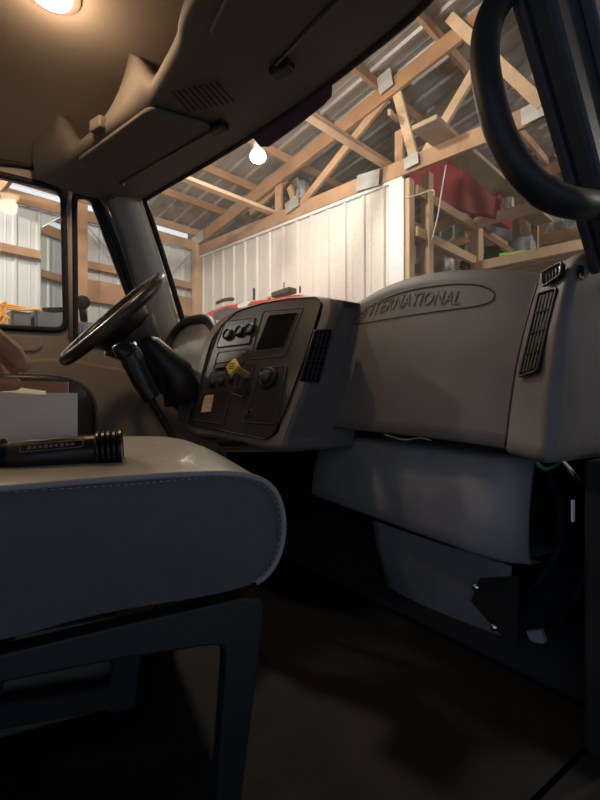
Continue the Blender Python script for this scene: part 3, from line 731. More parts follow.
def g_inv(px, py):      # pixel to (u, v) on the glovebox surface
    best = None; d = ray(px, py)
    u, v = 0.5, 0.5; step = 0.25
    def err(u_, v_):
        q_ = gsurf(min(max(u_, 0), 1), v_) - CAM; dep = q_.dot(VW)
        return (CX + F * q_.dot(RT) / dep - px) ** 2 + (CY - F * q_.z / dep - py) ** 2
    def pr_(u_, v_):
        q_ = gsurf(u_, v_) - CAM; dep = q_.dot(VW)
        return CX + F * q_.dot(RT) / dep, CY - F * q_.z / dep
    u, v = 0.5, 0.6
    for it in range(40):
        x, y = pr_(u, v); xu, yu = pr_(u + 1e-3, v); xv, yv = pr_(u, v + 1e-3)
        a, b, c_, d_ = (xu - x) * 1e3, (xv - x) * 1e3, (yu - y) * 1e3, (yv - y) * 1e3
        det = a * d_ - b * c_; ex, ey = px - x, py - y
        u = min(max(u + 0.7 * (ex * d_ - ey * b) / det, 0.0), 0.995); v = min(max(v + 0.7 * (a * ey - c_ * ex) / det, 0.02), 0.995)
    return u, v
def gpt(px, py, lift=0.0):
    u, v = g_inv(px, py); p = gsurf(u, v); e = 1e-3
    n = (gsurf(min(u + e, 1), v) - gsurf(max(u - e, 0), v)).cross(gsurf(u, v + e) - gsurf(u, v - e)).normalized()
    if n.y > 0: n = -n
    return p + n * lift
oval = [(354, 324), (362, 313), (380, 301), (404, 292), (432, 286.5), (460, 284), (482, 286), (494, 293), (490, 302), (470, 307), (440, 311), (405, 316), (375, 321)]
tube('emblem_rim', smoothpts([gpt(x, y, -0.0006) for x, y in oval], 4, closed=True), 0.0024, M('dash_groove', (0.035, 0.03, 0.028), 0.7), gx, closed=True, seg=6)
# embossed lettering mapped onto the curved panel
tcv = bpy.data.curves.new('lettering', 'FONT'); tcv.body = 'INTERNATIONAL'; tcv.size = 1.0; tcv.extrude = 0.0; tcv.space_character = 1.08
tmp = bpy.data.objects.new('lettering_tmp', tcv); link(tmp); bpy.context.view_layer.update()
dg = bpy.context.evaluated_depsgraph_get(); tme = bpy.data.meshes.new_from_object(tmp.evaluated_get(dg))
tv_ = [v.co.copy() for v in tme.vertices]; tf_ = [tuple(p.vertices) for p in tme.polygons]
bpy.data.objects.remove(tmp)
xs = [v.x for v in tv_]; ys = [v.y for v in tv_]; x0_, x1_, y0_, y1_ = min(xs), max(xs), min(ys), max(ys)
c00, c10, c01, c11 = [Vector(g_inv(*p)) for p in ((361, 320), (459, 304.5), (366, 307), (463, 291.5))]
def tmap(v, lift):
    a = (v.x - x0_) / (x1_ - x0_); b = (v.y - y0_) / (y1_ - y0_)
    u_, v_ = lerp(lerp(c00, c10, a), lerp(c01, c11, a), b)
    return gsurf(u_, v_) + Vector((0, -lift, 0.2 * lift))
n_ = len(tv_); bm = bmesh.new()
bv = [bm.verts.new(tmap(v, 0.0016)) for v in tv_]
for f in tf_:
    try: bm.faces.new([bv[i] for i in f])
    except ValueError: pass
r_ = bmesh.ops.extrude_face_region(bm, geom=list(bm.faces))
for v in [g for g in r_['geom'] if isinstance(g, bmesh.types.BMVert)]: v.co += Vector((0, 0.006, 0))
bm.verts.ensure_lookup_table(); bm.verts.index_update()
mk('lettering', [v.co for v in bm.verts], [tuple(x.index for x in f.verts) for f in bm.faces], M('lettering_plastic', (0.085, 0.072, 0.065), 0.45), gx); bm.free()

# end cap with vents
def capE(v):   # outer rear edge, bottom to top
    pts = [U(543, 457, X=.84), U(546, 430, X=.84), U(551, 380, X=.842), U(557, 325, X=.843), U(564, 285, X=.843), U(572, 262, X=.842), U(580, 253, X=.838)]
    i = v * (len(pts) - 1); j = min(int(i), len(pts) - 2); return lerp(pts[j], pts[j + 1], i - j)
capbot_off = 0.0
def capS(v):
    p = gsurf(1.0, v); return p
crow = []
for k in range(17):
    v = k / 16; a = capS(v); e = capE(v)
    if k == 16: a = a + Vector((0, 0.0, 0.0))
    row = [a + Vector((0.0, 0.02, 0)), a + Vector((0.002, -0.004, 0))]
    for f in (0.2, 0.5, 0.8, 0.95): row.append(lerp(a + Vector((0.002, -0.006, 0)), e, f) + Vector((0, -0.004 * math.sin(PI * f), 0)))
    row += [e + Vector((0.004, 0.006, 0)), e + Vector((0.010, 0.03, 0)), e + Vector((0.014, 0.10, 0.01 * v)), e + Vector((0.014, 0.30, 0.0))]
    crow.append(row)
crow.append([p + Vector((0, 0.03, 0.010)) for p in crow[-1]]); crow.append([p + Vector((0, 0.10, 0.004)) for p in crow[-1]])
crow.insert(0, [p + Vector((-0.003, 0.012, -0.012)) for p in crow[0]]); crow.insert(0, [p + Vector((-0.0, 0.15, -0.002)) for p in crow[0]])
ec = grid('end_cap', crow, dash_m, da)
def cap_pt(px, py, lift=0.0):
    a, b, c_ = capS(0.4), capE(0.4), capE(0.75); a = a + Vector((0.002, -0.006, 0))
    n = (b - a).cross(c_ - a).normalized()
    if n.dot(CAM - a) < 0: n = -n
    return UP_(px, py, a, n) + n * lift, n
def vent(name, quad, ns, parent, ptf, along=True, lift=0.004, cross=0):
    P = [ptf(x, y, lift)[0] for x, y in quad]; n = ptf(*quad[0], 0)[1]
    t = prism(name, rpoly(P, 0.008), n * -0.006, blackg, parent)
    loop = rpoly([p + n * 0.002 for p in P], 0.008)
    tube('vent_rim', loop, 0.003, blackp, t, closed=True, seg=6)
    for k in range(1, ns):
        f = k / ns; a, b = (lerp(P[0], P[1], f), lerp(P[3], P[2], f)) if along else (lerp(P[0], P[3], f), lerp(P[1], P[2], f))
        beam('louvre', lerp(a, b, .04) + n * 0.003, lerp(a, b, .96) + n * 0.003, 0.0022, 0.004, panel_m, t, bevel=0)
    for k in range(1, cross + 1):
        f = k / (cross + 1); a, b = (lerp(P[0], P[3], f), lerp(P[1], P[2], f)) if along else (lerp(P[0], P[1], f), lerp(P[3], P[2], f))
        beam('louvre', lerp(a, b, .04) + n * 0.004, lerp(a, b, .96) + n * 0.004, 0.0022, 0.004, panel_m, t, bevel=0)
    return t
tube('cap_seam', [capS(k / 16) + Vector((0.001, -0.004, 0)) for k in range(16)], 0.003, blackp, ec, seg=6)
vent('side_vent', [(543, 294), (561, 289), (541, 372), (523, 378)], 5, ec, cap_pt, True, 0.006, cross=3)
vent('window_vent', [(546, 274), (567, 263), (566, 276), (548, 288)], 6, ec, cap_pt, True, 0.008)
mk('cap_slot', *boxg(U(581, 272, X=.8555), Vector((0.001, 0, 0)), Vector((0, 0.010, 0)), UP * 0.012), blackg, ec)

# centre switch panel
SBR, SBL, STR, STL = U(268, 441, X=0.12), U(189, 426, X=-0.27), U(321, 297, X=0.13), U(236, 312, X=-0.25)
sc = (SBR + SBL + STR + STL) / 4
sn = ((STR - SBL).cross(STL - SBR)).normalized()
if sn.dot(CAM - sc) < 0: sn = -sn
def st(px, py, lift=0.0): return UP_(px, py, sc, sn) + sn * lift, sn
def stp(px, py, lift=0.0): return st(px, py, lift)[0]
# housing around it
hpx = [(180, 424), (186, 405), (194, 375), (203, 342), (212, 325), (228, 311), (255, 302), (285, 296), (312, 294), (333, 299), (325, 330), (305, 385), (287, 430), (282, 446), (262, 447), (225, 438), (190, 433)]
hs = smoothpts([stp(x, y, -0.004) for x, y in hpx], 3, closed=True)
hc = sum(hs, Vector()) / len(hs)
rows = []
for k, (sc_, dp) in enumerate(((0.86, 0.0), (0.955, 0.0), (0.985, 0.004), (1.0, 0.016), (1.0, 0.04))):
    rows.append([hc + (p - hc) * sc_ - sn * dp for p in hs + hs[:1]])
rows.append([hc + (p - hc) * 1.0 - sn * 0.04 + Vector((0.01, 0.22, 0)) for p in hs + hs[:1]])
grid('centre_housing', rows, dash_m, da)
ppx = [(189, 424), (213, 347), (221, 327), (237, 312), (262, 304), (290, 299), (317, 297.5), (322, 303), (305, 358), (285, 412), (272, 436), (265, 440)]
P_ = [stp(x, y, 0.002) for x, y in ppx]
sp_ = prism('switch_panel', rpoly(P_, 0.012), sn * -0.03, panel_m, da, bevel=0.002)
tube('panel_seam', rpoly([p + sn * 0.001 for p in P_], 0.012), 0.0025, blackp, sp_, closed=True, seg=6)
def splate(name, quad, mat, lift=0.004, th=0.006, parent=None, r=0.008, bev=0.0015):
    o = prism(name, rpoly([stp(x, y, lift) for x, y in quad], r), sn * -th, mat, parent or sp_, bevel=bev)
    if r > 0.005: tube('edge_highlight_line', rpoly([stp(x, y, lift + 0.0006) for x, y in quad], r), 0.0016, M('edge_highlight_tone', (0.07, 0.062, 0.052), 0.35), o if parent is None and False else sp_, closed=True, seg=5)  # paler tubes: plate seams with edge highlights put into their colour
    return o
splate('screen_bezel', [(264, 312), (304, 308), (286, 356), (250, 360)], blackp, 0.003)
splate('screen', [(270, 316), (299, 313), (284, 349), (256, 352)], blackg, 0.0042)
sm_ = M('slot_edge', (0.05, 0.043, 0.036), 0.4)
# switch pods, small drawers
splate('gauge_pod', [(226, 322), (256, 318), (250, 344), (217, 348)], switch_m, 0.004)
for (x, y) in ((229, 335), (241, 332), (251, 330)):
    lathe('dial', stp(x, y, 0.004), sn, [(0, 0.022), (0.008, 0.022), (0.012, 0.017), (0.008, 0.015)], blackp, sp_, seg=20)
splate('tray_slot', [(219, 353), (249, 349), (245, 364), (214, 369)], switch_m, 0.003)
splate('tray_lip', [(218, 364), (245, 361), (244, 365), (214, 370)], sm_, 0.008)
splate('rocker_row', [(212, 373), (246, 367), (240, 388), (206, 392)], switch_m, 0.004)
for (x, y) in ((214, 384), (223, 382), (232, 380)):
    lathe('rocker_knob', stp(x, y, 0.004), sn, [(0, 0.013), (0.008, 0.012), (0.010, 0.008)], blackp, sp_, seg=16)
splate('lower_panel', [(203, 394), (232, 391), (224, 425), (194, 420)], switch_m, 0.004)
stk = splate('sticker', [(206, 396), (215, 395), (212, 412), (202, 413)], M('sticker_white', (0.75, 0.62, 0.5), 0.6, col2=(0.5, 0.28, 0.16), vscale=90), 0.0055, 0.001, r=0.001, bev=0)
splate('climate_panel', [(262, 369), (288, 366), (277, 425), (243, 422)], switch_m, 0.004)
for (x, y) in ((270, 379),):
    lathe('climate_dial', stp(x, y, 0.004), sn, [(0, 0.034), (0.010, 0.034), (0.014, 0.029), (0.012, 0.024), (0.022, 0.020), (0.024, 0.012)], M('dial_matte', (0.015, 0.014, 0.013), 0.75), sp_, seg=24)
tube('dial_mark', [stp(264, 376, 0.018), stp(269, 384, 0.018)], 0.003, switch_m, sp_, seg=6)
lathe('socket', stp(251, 413, 0.004), sn, [(0, 0.011), (0.006, 0.011), (0.006, 0.008), (0.003, 0.007)], chrome, sp_, seg=20)
lathe('socket_hole', stp(251, 413, 0.008), sn, [(0, 0.008), (0.001, 0.007)], blackg, sp_, seg=16)
splate('air_valve_plate', [(233, 394), (242, 366), (256, 364), (244, 398)], switch_m, 0.004)
# yellow diamond parking brake knob
kn = lathe('brake_knob_stem', stp(248, 376, 0.004), sn, [(0, 0.012), (0.05, 0.012), (0.052, 0.009)], M('knob_tan', (0.42, 0.30, 0.08), 0.5), sp_, seg=16)
kc = stp(248, 376, 0.062); kx = (STR - STL).normalized(); ky = sn.cross(kx)
prism('brake_knob_diamond', rpoly([kc + kx * 0.030, kc + ky * 0.030, kc - kx * 0.030, kc - ky * 0.030], 0.006), sn * 0.014, yellow, sp_, bevel=0.003)
for k in (-1, 0, 1):
    beam('knob_print', kc + sn * 0.0145 + ky * 0.008 * k - kx * 0.011, kc + sn * 0.0145 + ky * 0.008 * k + kx * 0.011, 0.003, 0.001, blackp, sp_, side=ky, bevel=0)

# flank between switch panel and glovebox, with the vertical vent
fl_l = [(330, 298), (322, 330), (303, 386), (285, 432), (281, 446)]
fl_r = [(349, 308), (340, 330), (322, 376), (311, 408), (314, 425)]
A_ = resamp(smoothpts([stp(x, y, -0.004) for x, y in fl_l], 4), 14); C_ = resamp(smoothpts([U(x, y, Y=Y_) for (x, y), Y_ in zip(fl_r, (1.0, 0.965, 0.92, 0.90, 0.905))], 4), 14)
rows = [[lerp(a, c_, f) + Vector((0.03, -0.012, 0)) * math.sin(PI * f) for f in [i / 8 for i in range(9)]] for a, c_ in zip(A_, C_)]
rows.insert(0, [p + Vector((0, 0.15, 0.0)) for p in rows[0]]); rows.append([p + Vector((0, 0.15, 0.01)) for p in rows[-1]])
grid('flank', rows, dash_m, da)
fa, fb_, fc_ = rows[4][2], rows[4][6], rows[8][4]
fn = (fb_ - fa).cross(fc_ - fa).normalized()
if fn.dot(CAM - fa) < 0: fn = -fn
def flp(px, py, lift=0.0): return UP_(px, py, rows[6][4], fn) + fn * (lift - 0.004), fn
vent('centre_vent', [(312, 330), (329, 329), (316, 381), (297, 380)], 4, da, flp, True, 0.012, cross=9)
# under tray below the switch panel
tr_ = prism('ash_tray', rpoly([U(183, 446, X=-.27), U(200, 439, X=-.22), U(245, 437, X=0), U(283, 444, X=.14), U(280, 452, X=.14), U(230, 452, X=0), U(195, 452, X=-.24)], 0.01), (0, 0.18, 0.0), M('tray_plastic', (0.06, 0.05, 0.042), 0.4), da, bevel=0.006)
prism('tray_opening', rpoly([U(216, 443, X=-.12) , U(250, 441, X=.03), U(256, 444, X=.05), U(222, 447, X=-.1)], 0.006), (0, -0.004, 0), blackg, tr_)
# driver-side dash body behind the cluster and under it
abox('driver_dash_body', (-0.86, 0.86, 0.50), (0.14, 1.15, 0.80), blackp, da, bevel=0.04, seg=3)
abox('dash_top_pad', (-0.86, 0.90, 0.78), (0.16, 1.17, 0.90), dash_m, da, bevel=0.03, seg=3)
cowl = [[], [], []]
for k in range(25):
    x = -0.90 + 1.80 * k / 24; b = basept(max(-0.88, min(0.88, x)))
    yb = b.y if x < 0 else max(b.y, 1.12)
    cowl[0].append(Vector((x, yb, 0.915))); cowl[1].append(Vector((x, max(yb + 0.08, 1.2), 0.915))); cowl[2].append(Vector((x, 1.38, 0.88)))
grid('cowl_plate', cowl, dash_m, da, solid=0.02)

# --- instrument cluster
ic = empty('instrument_cluster', U(192, 400, X=-0.48), 'oval instrument cluster with hazy lens behind the steering wheel', 'instrument cluster')
cpx = [(168, 352), (173, 337), (183, 325), (195, 320), (207, 320), (214, 328), (217, 342), (214, 362), (208, 384), (200, 400), (188, 406), (176, 398), (168, 380)]
def cpt(x, y): return UP_(x, y, Vector((-0.48, 0.76, 0.80)), Vector((0.22, -1, 0.35)).normalized())
cl = smoothpts([cpt(x, y) for x, y in cpx], 3, closed=True); cc = sum(cl, Vector()) / len(cl)
tube('bezel', cl, 0.022, blackp, ic, closed=True, seg=10)
mk('lens', [cc + (p - cc) * 0.95 for p in cl] + [cc + Vector((0, 0.0, 0))], [(i, (i + 1) % len(cl), len(cl)) for i in range(len(cl))], M('cluster_lens', (0.55, 0.54, 0.50), 0.18, metal=0.7, var=0.3, vscale=6), ic)
grid('hood', [[p + Vector((0, 0.0, 0.0)) for p in cl + cl[:1]], [cc + (p - cc) * 1.03 + Vector((0, 0.14, 0.0)) for p in cl + cl[:1]]], dash_m, ic)
o = prism('yellow_tag', [U(192, 373, X=-.40), U(198, 371, X=-.40), U(201, 378, X=-.40), U(196, 377, X=-.40)], (0, 0.004, 0), M('tag_yellow', (0.85, 0.70, 0.02), 0.5)); tag(o, 'small bright yellow tag at the edge of the instrument cluster', 'tag')
wt = prism('side_switch_pod', rpoly([U(180, 392, X=-.33), U(194, 376, X=-.33), U(199, 384, X=-.31), U(186, 424, X=-.31), U(177, 420, X=-.33)], 0.01), (0, 0.08, 0), switch_m, da, bevel=0.004)

# --- steering wheel and column
wc = Vector((-0.436, 0.418, 0.928)); tl = math.radians(46); wn = Vector((0, -math.sin(tl), math.cos(tl)))
wx = Vector((1, 0, 0)); wy = wn.cross(wx).normalized()
sw = empty('steering_wheel', wc, 'black steering wheel with column shroud in front of the driver seat', 'steering wheel')
rim_r = 0.214
tube('rim', [wc + wx * math.cos(2 * PI * k / 48) * rim_r + wy * math.sin(2 * PI * k / 48) * rim_r for k in range(48)], 0.0205, M('wheel_vinyl', (0.03, 0.028, 0.026), 0.32), sw, closed=True, seg=12)
for an in (20, 160, 200, 340):
    a = math.radians(an); d = wx * math.cos(a) + wy * math.sin(a)
    beam('spoke', wc + d * 0.05 - wn * 0.035, wc + d * (rim_r - 0.008) - wn * 0.004, 0.034, 0.012, blackp, sw, side=wn.cross(d), bevel=0.004)
lathe('hub', wc - wn * 0.085, wn, [(0, 0.07), (0.02, 0.10), (0.06, 0.115), (0.072, 0.10), (0.078, 0.02)], blackp, sw)
lathe('hub_shroud', wc - wn * 0.16, wn, [(-0.02, 0.06), (0.04, 0.09), (0.09, 0.115), (0.10, 0.07)], M('shroud_grey', (0.055, 0.05, 0.046), 0.5), sw)
ce = Vector((-0.40, 0.86, 0.50))
tube('column_shroud', [wc - wn * 0.12, lerp(wc - wn * 0.12, ce, 0.35), lerp(wc - wn * 0.12, ce, 0.7), ce], [0.062, 0.075, 0.085, 0.09], blackp, sw, seg=16)
for k, (px, py, px2, py2, r_) in enumerate(((150, 340, 176, 372, .030),)):
    tube('column_pod', [U(px - 4, py - 2, X=-.34), U(px, py + 4, X=-.34), U(px2, py2, X=-.34), U(px2 + 8, py2 + 30, X=-.34)], [0.018, 0.036, 0.060, 0.07], blackp, sw, seg=14)
# shift lever with boot cable
sl_ = empty('shift_lever', U(165, 445, X=-0.22), 'black curved shift lever handle with cable beside the steering column', 'lever')
tube('handle', smoothpts([U(117, 357, X=-.26), U(128, 352, X=-.26), U(136, 368, X=-.255), U(146, 388, X=-.25), U(152, 398, X=-.25)], 4), [0.010] + [0.034] * 3 + [0.036] * 4 + [0.033] * 4 + [0.029] * 5, M('lever_black', (0.02, 0.019, 0.018), 0.28), sl_, seg=14)
lathe('button', U(134, 346, X=-.25), (0.1, -0.6, 0.8), [(0, 0.012), (0.012, 0.012), (0.016, 0.008)], chrome, sl_, seg=12)
tube('cable', smoothpts([U(149, 395, X=-.25), U(156, 408, X=-.25), U(166, 425, X=-.24), U(174, 442, X=-.22), U(178, 470, X=-.2)], 5), 0.0125, rubber, sl_, seg=10)

# --- driver mirror outside
mm = empty('side_mirror', U(75, 312, X=-1.05), 'tall exterior side mirror on its bracket outside the driver door', 'mirror')
mn = Vector((0.36, -0.93, 0)).normalized(); ma = UP.cross(mn).normalized()
ctr = U(53, 264, X=-1.18)
if ma.dot(RT) < 0: ma = -ma
wM, hM = 0.115, 0.215
mp_ = [ctr - ma * wM - UP * hM * 0.98, ctr + ma * wM - UP * hM * 1.08, ctr + ma * wM + UP * hM * 1.04, ctr - ma * wM + UP * hM * 0.94]
prism('shell', rpoly([p - mn * 0.004 for p in mp_], 0.02), -mn * 0.05, blackp, mm, bevel=0.01)
prism('mirror_glass', rpoly([ctr + (p - ctr) * 0.92 for p in mp_], 0.016), -mn * 0.003, M('mirror_silver', (0.85, 0.84, 0.76), 0.02, metal=1.0), mm)
tube('bracket', [U(66, 305, X=-1.10), U(82, 303, X=-1.02), U(84, 320, X=-0.97)], 0.016, blackp, mm)
lathe('clamp_knob', U(82, 303, X=-1.0), (1, 0, 0), [(-0.02, 0.03), (0.025, 0.03), (0.03, 0.02)], blackp, mm)
lathe('clamp_knob', U(72, 302, X=-1.02), (1, 0, 0), [(-0.02, 0.028), (0.02, 0.028)], blackp, mm)

# --- heater housing under the dash
hh = empty('heater_housing', Vector((0.4, 1.1, 0.1)), 'large blue-grey moulded heater housing under the dashboard', 'housing')
def hrow(z0, pts): return pts
top_l, top_r, bot_l, bot_r = U(317, 434, Y=1.0), U(520, 461, X=.72), U(305, 495, Y=1.0), U(514, 573, X=.72)
rows = []
prof = [(-0.05, 0.10, 0.01), (-0.02, 0.045, 0.0), (0.0, 0.012, 0.0), (0.05, 0.0, 0), (0.2, -0.006, 0), (0.5, -0.012, 0), (0.8, -0.006, 0), (0.93, 0.0, 0), (0.985, 0.014, 0), (1.0, 0.05, 0), (1.0, 0.16, 0)]
NHH = 22
for v, dy, _ in prof:
    a = lerp(top_l, bot_l, v); b = lerp(top_r, bot_r, v); row = []
    for i in range(NHH):
        f = i / (NHH - 1); p = lerp(a, b, f)
        e = 0.0
        if f < 0.06: e = 0.035 * (1 - math.sqrt(max(0, 1 - ((0.06 - f) / 0.06) ** 2)))
        if f > 0.84: e = 0.055 * (1 - math.sqrt(max(0, 1 - ((f - 0.84) / 0.16) ** 2)))
        row.append(p + Vector((0, dy + e, 0)))
    row.insert(0, row[0] + Vector((0, 0.2, 0))); row.append(row[-1] + Vector((0.0, 0.012, 0))); row.append(row[-1] + Vector((-0.10, 0.03, 0)))
    rows.append(row)
hb = grid('upper_box', rows, dash2_m, hh)
# lower bin
lb_px_t = [(372, 520), (430, 540), (512, 566)]; rows = []
lt = resamp(smoothpts([U(x, y, Y=1.03) for x, y in lb_px_t], 4), 16)
lbm = resamp(smoothpts([U(x, y, Y=1.08) for x, y in ((392, 612), (415, 636), (455, 655), (512, 664))], 4), 16)
for v, dy in ((0.0, 0.0), (0.3, -0.005), (0.6, 0.0), (0.85, 0.012), (0.96, 0.035), (1.0, 0.09), (1.0, 0.2)):
    row = [lerp(a, b, v) + Vector((0, dy, 0)) for a, b in zip(lt, lbm)]
    row.insert(0, row[0] + Vector((-0.02, 0.2, 0.02))); row.append(row[-1] + Vector((-0.06, 0.05, 0)))
    rows.append(row)
grid('lower_bin', rows, M('bin_plastic', (0.22, 0.22, 0.23), 0.6, bump=0.2, bscale=300, var=0.2, vscale=8), hh)
for (x, y) in ((476, 587), (494, 627)):
    lathe('bolt', U(x, y, Y=1.02), (0.3, -1, 0.1), [(0, 0.009), (0.006, 0.008), (0.009, 0.004)], chrome, hh, seg=10)
mk('side_bracket', [U(482, 578, Y=1.04), U(520, 575, Y=1.04), U(520, 648, Y=1.04), U(497, 628, Y=1.04), U(473, 600, Y=1.04)], [(0, 1, 2, 3, 4)], fire_m, hh, solid=0.01)
o = tube('latch_cable', smoothpts([gpt(384, 428, -0.0) + Vector((0, 0.0, -0.018)), U(393, 437, Y=.915), U(405, 440, Y=.915), U(420, 438, Y=.915), gpt(431, 434) + Vector((0, 0, -0.018))], 5), 0.0026, M('cable_tan', (0.20, 0.16, 0.12), 0.5), seg=8)
tag(o, 'thin looped cable hanging under the glovebox section', 'cable')
o = tube('green_wire', smoothpts([U(537, 462, X=.80), U(543, 468, X=.80), U(552, 467, X=.80), U(563, 460, X=.80)], 5), 0.004, M('wire_green', (0.05, 0.40, 0.16), 0.4), seg=8); tag(o, 'short green wire under the dashboard end cap', 'wire')
o = tube('door_check_rod', [U(563, 461, X=.85), U(589, 495, X=.85)], 0.0045, chrome, seg=10); tag(o, 'thin bright metal rod below the dashboard end cap', 'rod')
o = lathe('hinge_bolt', U(596, 477, X=.868), (1, -0.3, 0), [(-0.004, 0.016), (0.006, 0.015), (0.010, 0.010), (0.018, 0.009)], M('zinc', (0.45, 0.5, 0.52), 0.35, metal=0.8), seg=6); tag(o, 'zinc hinge bolt on the black kick panel', 'bolt')
o = mk('connector', *boxg(U(537, 636, Y=1.1), Vector((0.017, 0, 0.008)), Vector((0, 0.01, 0)), Vector((-0.006, 0, 0.014))), M('connector_grey', (0.42, 0.45, 0.46), 0.5), bevel=0.004); tag(o, 'pale plastic wiring connector hanging by the heater housing', 'connector')
for k, (x0, y0, x1, y1) in enumerate(((548, 470, 560, 540), (560, 545, 520, 600), (590, 560, 545, 640))):
    o = tube('wiring_loom', smoothpts([U(x0, y0, Y=1.12), U((x0 + x1) / 2 + 6, (y0 + y1) / 2, Y=1.1), U(x1, y1, Y=1.12)], 6), 0.010, fire_m, seg=8)
    tag(o, ('black wiring loom hanging straight below the green wire', 'black wiring loom crossing behind the heater housing', 'black wiring loom curving down to the pale connector')[k], 'wiring')
o = mk('white_edge_clip', *boxg(U(573, 511, X=.862), Vector((0.002, 0, 0)), Vector((0, 0.004, 0)), UP * 0.02), M('clip_white', (0.6, 0.65, 0.7), 0.5), bevel=0.001); tag(o, 'narrow white clip on the black kick panel', 'clip')

# --- passenger bench seat
ps = empty('passenger_seat', Vector((0.3, 0.0, 0.0)), 'grey vinyl passenger seat on a black steel frame', 'seat')
ANG = math.radians(10); sf = Vector((math.sin(ANG), math.cos(ANG), 0)); sr = Vector((math.cos(ANG), -math.sin(ANG), 0))
SC = U(272, 475, t=0.72)               # near top front corner
def SP(px, py, off=0.0): return UP_(px, py, SC + sr * off, sr)
side_px = [(-260, 500), (-120, 495), (0, 488), (60, 483), (120, 478), (180, 474), (230, 473), (258, 478), (274, 490), (282, 510), (283, 535), (276, 560), (262, 578), (240, 588), (200, 597), (120, 610), (60, 624), (0, 640), (-120, 660), (-260, 690)]
prof = smoothpts([SP(x, y) for x, y in side_px], 3, closed=True)
pc = sum(prof, Vector()) / len(prof)
SWD = 0.74
rows = []
def crown(p, f):   # f: 0 near side, 1 far side
    up = max(0, (p.z - pc.z)) / 0.12
    return UP * (0.028 * math.sin(PI * f) * min(1, up))
for f, sc_ in ((0, 0.0), (0, 0.9), (0.0, 0.985)):
    rows.append([pc + (p - pc) * sc_ + sr * (0.006 if sc_ < 0.95 else 0.003) * (1 if sc_ else 1) for p in prof])
for f in (0.012, 0.05, 0.12, 0.25, 0.4, 0.6, 0.75, 0.9, 0.97, 1.0):
    k = 1.0 if f < 0.97 else (0.985 if f < 1 else 0.9)
    rows.append([pc + (p - pc) * k - sr * SWD * f + crown(p, f) for p in prof])
rows = [r + r[:1] for r in rows]
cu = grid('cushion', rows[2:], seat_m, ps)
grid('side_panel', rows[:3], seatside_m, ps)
seam = [pc + (p - pc) * 0.995 + sr * 0.004 for p in prof[0:38]]
tube('seam_welt', seam, 0.0045, M('seam_thread', (0.30, 0.29, 0.28), 0.6), cu, seg=8)
# stitches
ss = resamp(seam, 150)
sv, sfc = [], []
for k in range(0, 149):
    if (k % 2): continue
    a, b = ss[k], ss[k + 1]; v, f = boxg((a + b) / 2 - (a - pc).normalized() * 0.008 + sr * 0.004, (b - a) * 0.42, sr * 0.001, (a - pc).normalized() * 0.0008)
    o_ = len(sv); sv += v; sfc += [tuple(i + o_ for i in q) for q in f]
stt = mk('stitching', sv, sfc, M('stitch', (0.30, 0.29, 0.28), 0.7), cu); stt['kind'] = 'stuff'
# backrest, out of frame behind
bkp = [SC - sf * 0.42 - UP * 0.02, SC - sf * 0.46 + UP * 0.05, SC - sf * 0.62 + UP * 0.62, SC - sf * 0.68 + UP * 0.64, SC - sf * 0.74 + UP * 0.60, SC - sf * 0.60 - UP * 0.02]
prism('backrest', rpoly(bkp, 0.04), -sr * SWD, seat_m, ps, bevel=0.02)
# frame
def FR(px, py, off): return SP(px, py, off)
fz = 0.0
fo = -0.03
n1 = [(-200, 700), (0, 655), (120, 626), (243, 598), (262, 600), (265, 612), (241, 806), (216, 806), (226, 660), (224, 648), (212, 646), (120, 660), (0, 684), (-200, 728)]
fp = [FR(x, y, fo) for x, y in n1]
prism('side_frame', fp, -sr * 0.035, steel_b, ps, bevel=0.004)
fp2 = [p - sr * 0.60 for p in fp]
n2 = [p - sr * 0.62 for p in fp]
prism('side_frame', n2, -sr * 0.035, steel_b, ps, bevel=0.004)
gfa = FR(150, 640, fo)
base_z = gfa.z - 0.01
for (yy) in (0.30, -0.02):
    a = SC - sf * (0.36 - yy) ; a = Vector((a.x, a.y, base_z)); beam('cross_member', a - sr * 0.04, a - sr * 0.64, 0.05, 0.035, steel_b, ps)
beam('lower_rail', SP(-150, 738, -0.30), SP(112, 694, -0.30), 0.045, 0.03, steel_b, ps)
beam('inner_leg', SP(127, 652, -0.30), SP(120, 708, -0.30), 0.055, 0.03, steel_b, ps, side=sf)
# box under the seat
ub = empty('under_seat_box', Vector((0.1, 0.0, 0.0)), 'low olive metal box on the cab floor under the passenger seat', 'box')
u0 = U(100, 690, Z=0.17)
prism('body', [SC - sr * 0.34 - sf * 0.85 - UP * (SC.z - 0.012), SC - sr * 0.34 - sf * 0.20 - UP * (SC.z - 0.012), SC - sr * 0.34 - sf * 0.20 - UP * (SC.z - 0.20), SC - sr * 0.34 - sf * 0.85 - UP * (SC.z - 0.20)], -sr * 0.24, M('olive_metal', (0.10, 0.095, 0.07), 0.5, var=0.3), ub, bevel=0.008)
prism('lid_strap', [SC - sr * 0.335 - sf * 0.85 - UP * (SC.z - 0.13), SC - sr * 0.335 - sf * 0.19 - UP * (SC.z - 0.13), SC - sr * 0.335 - sf * 0.19 - UP * (SC.z - 0.16), SC - sr * 0.335 - sf * 0.85 - UP * (SC.z - 0.16)], -sr * 0.01, steel_b, ub)

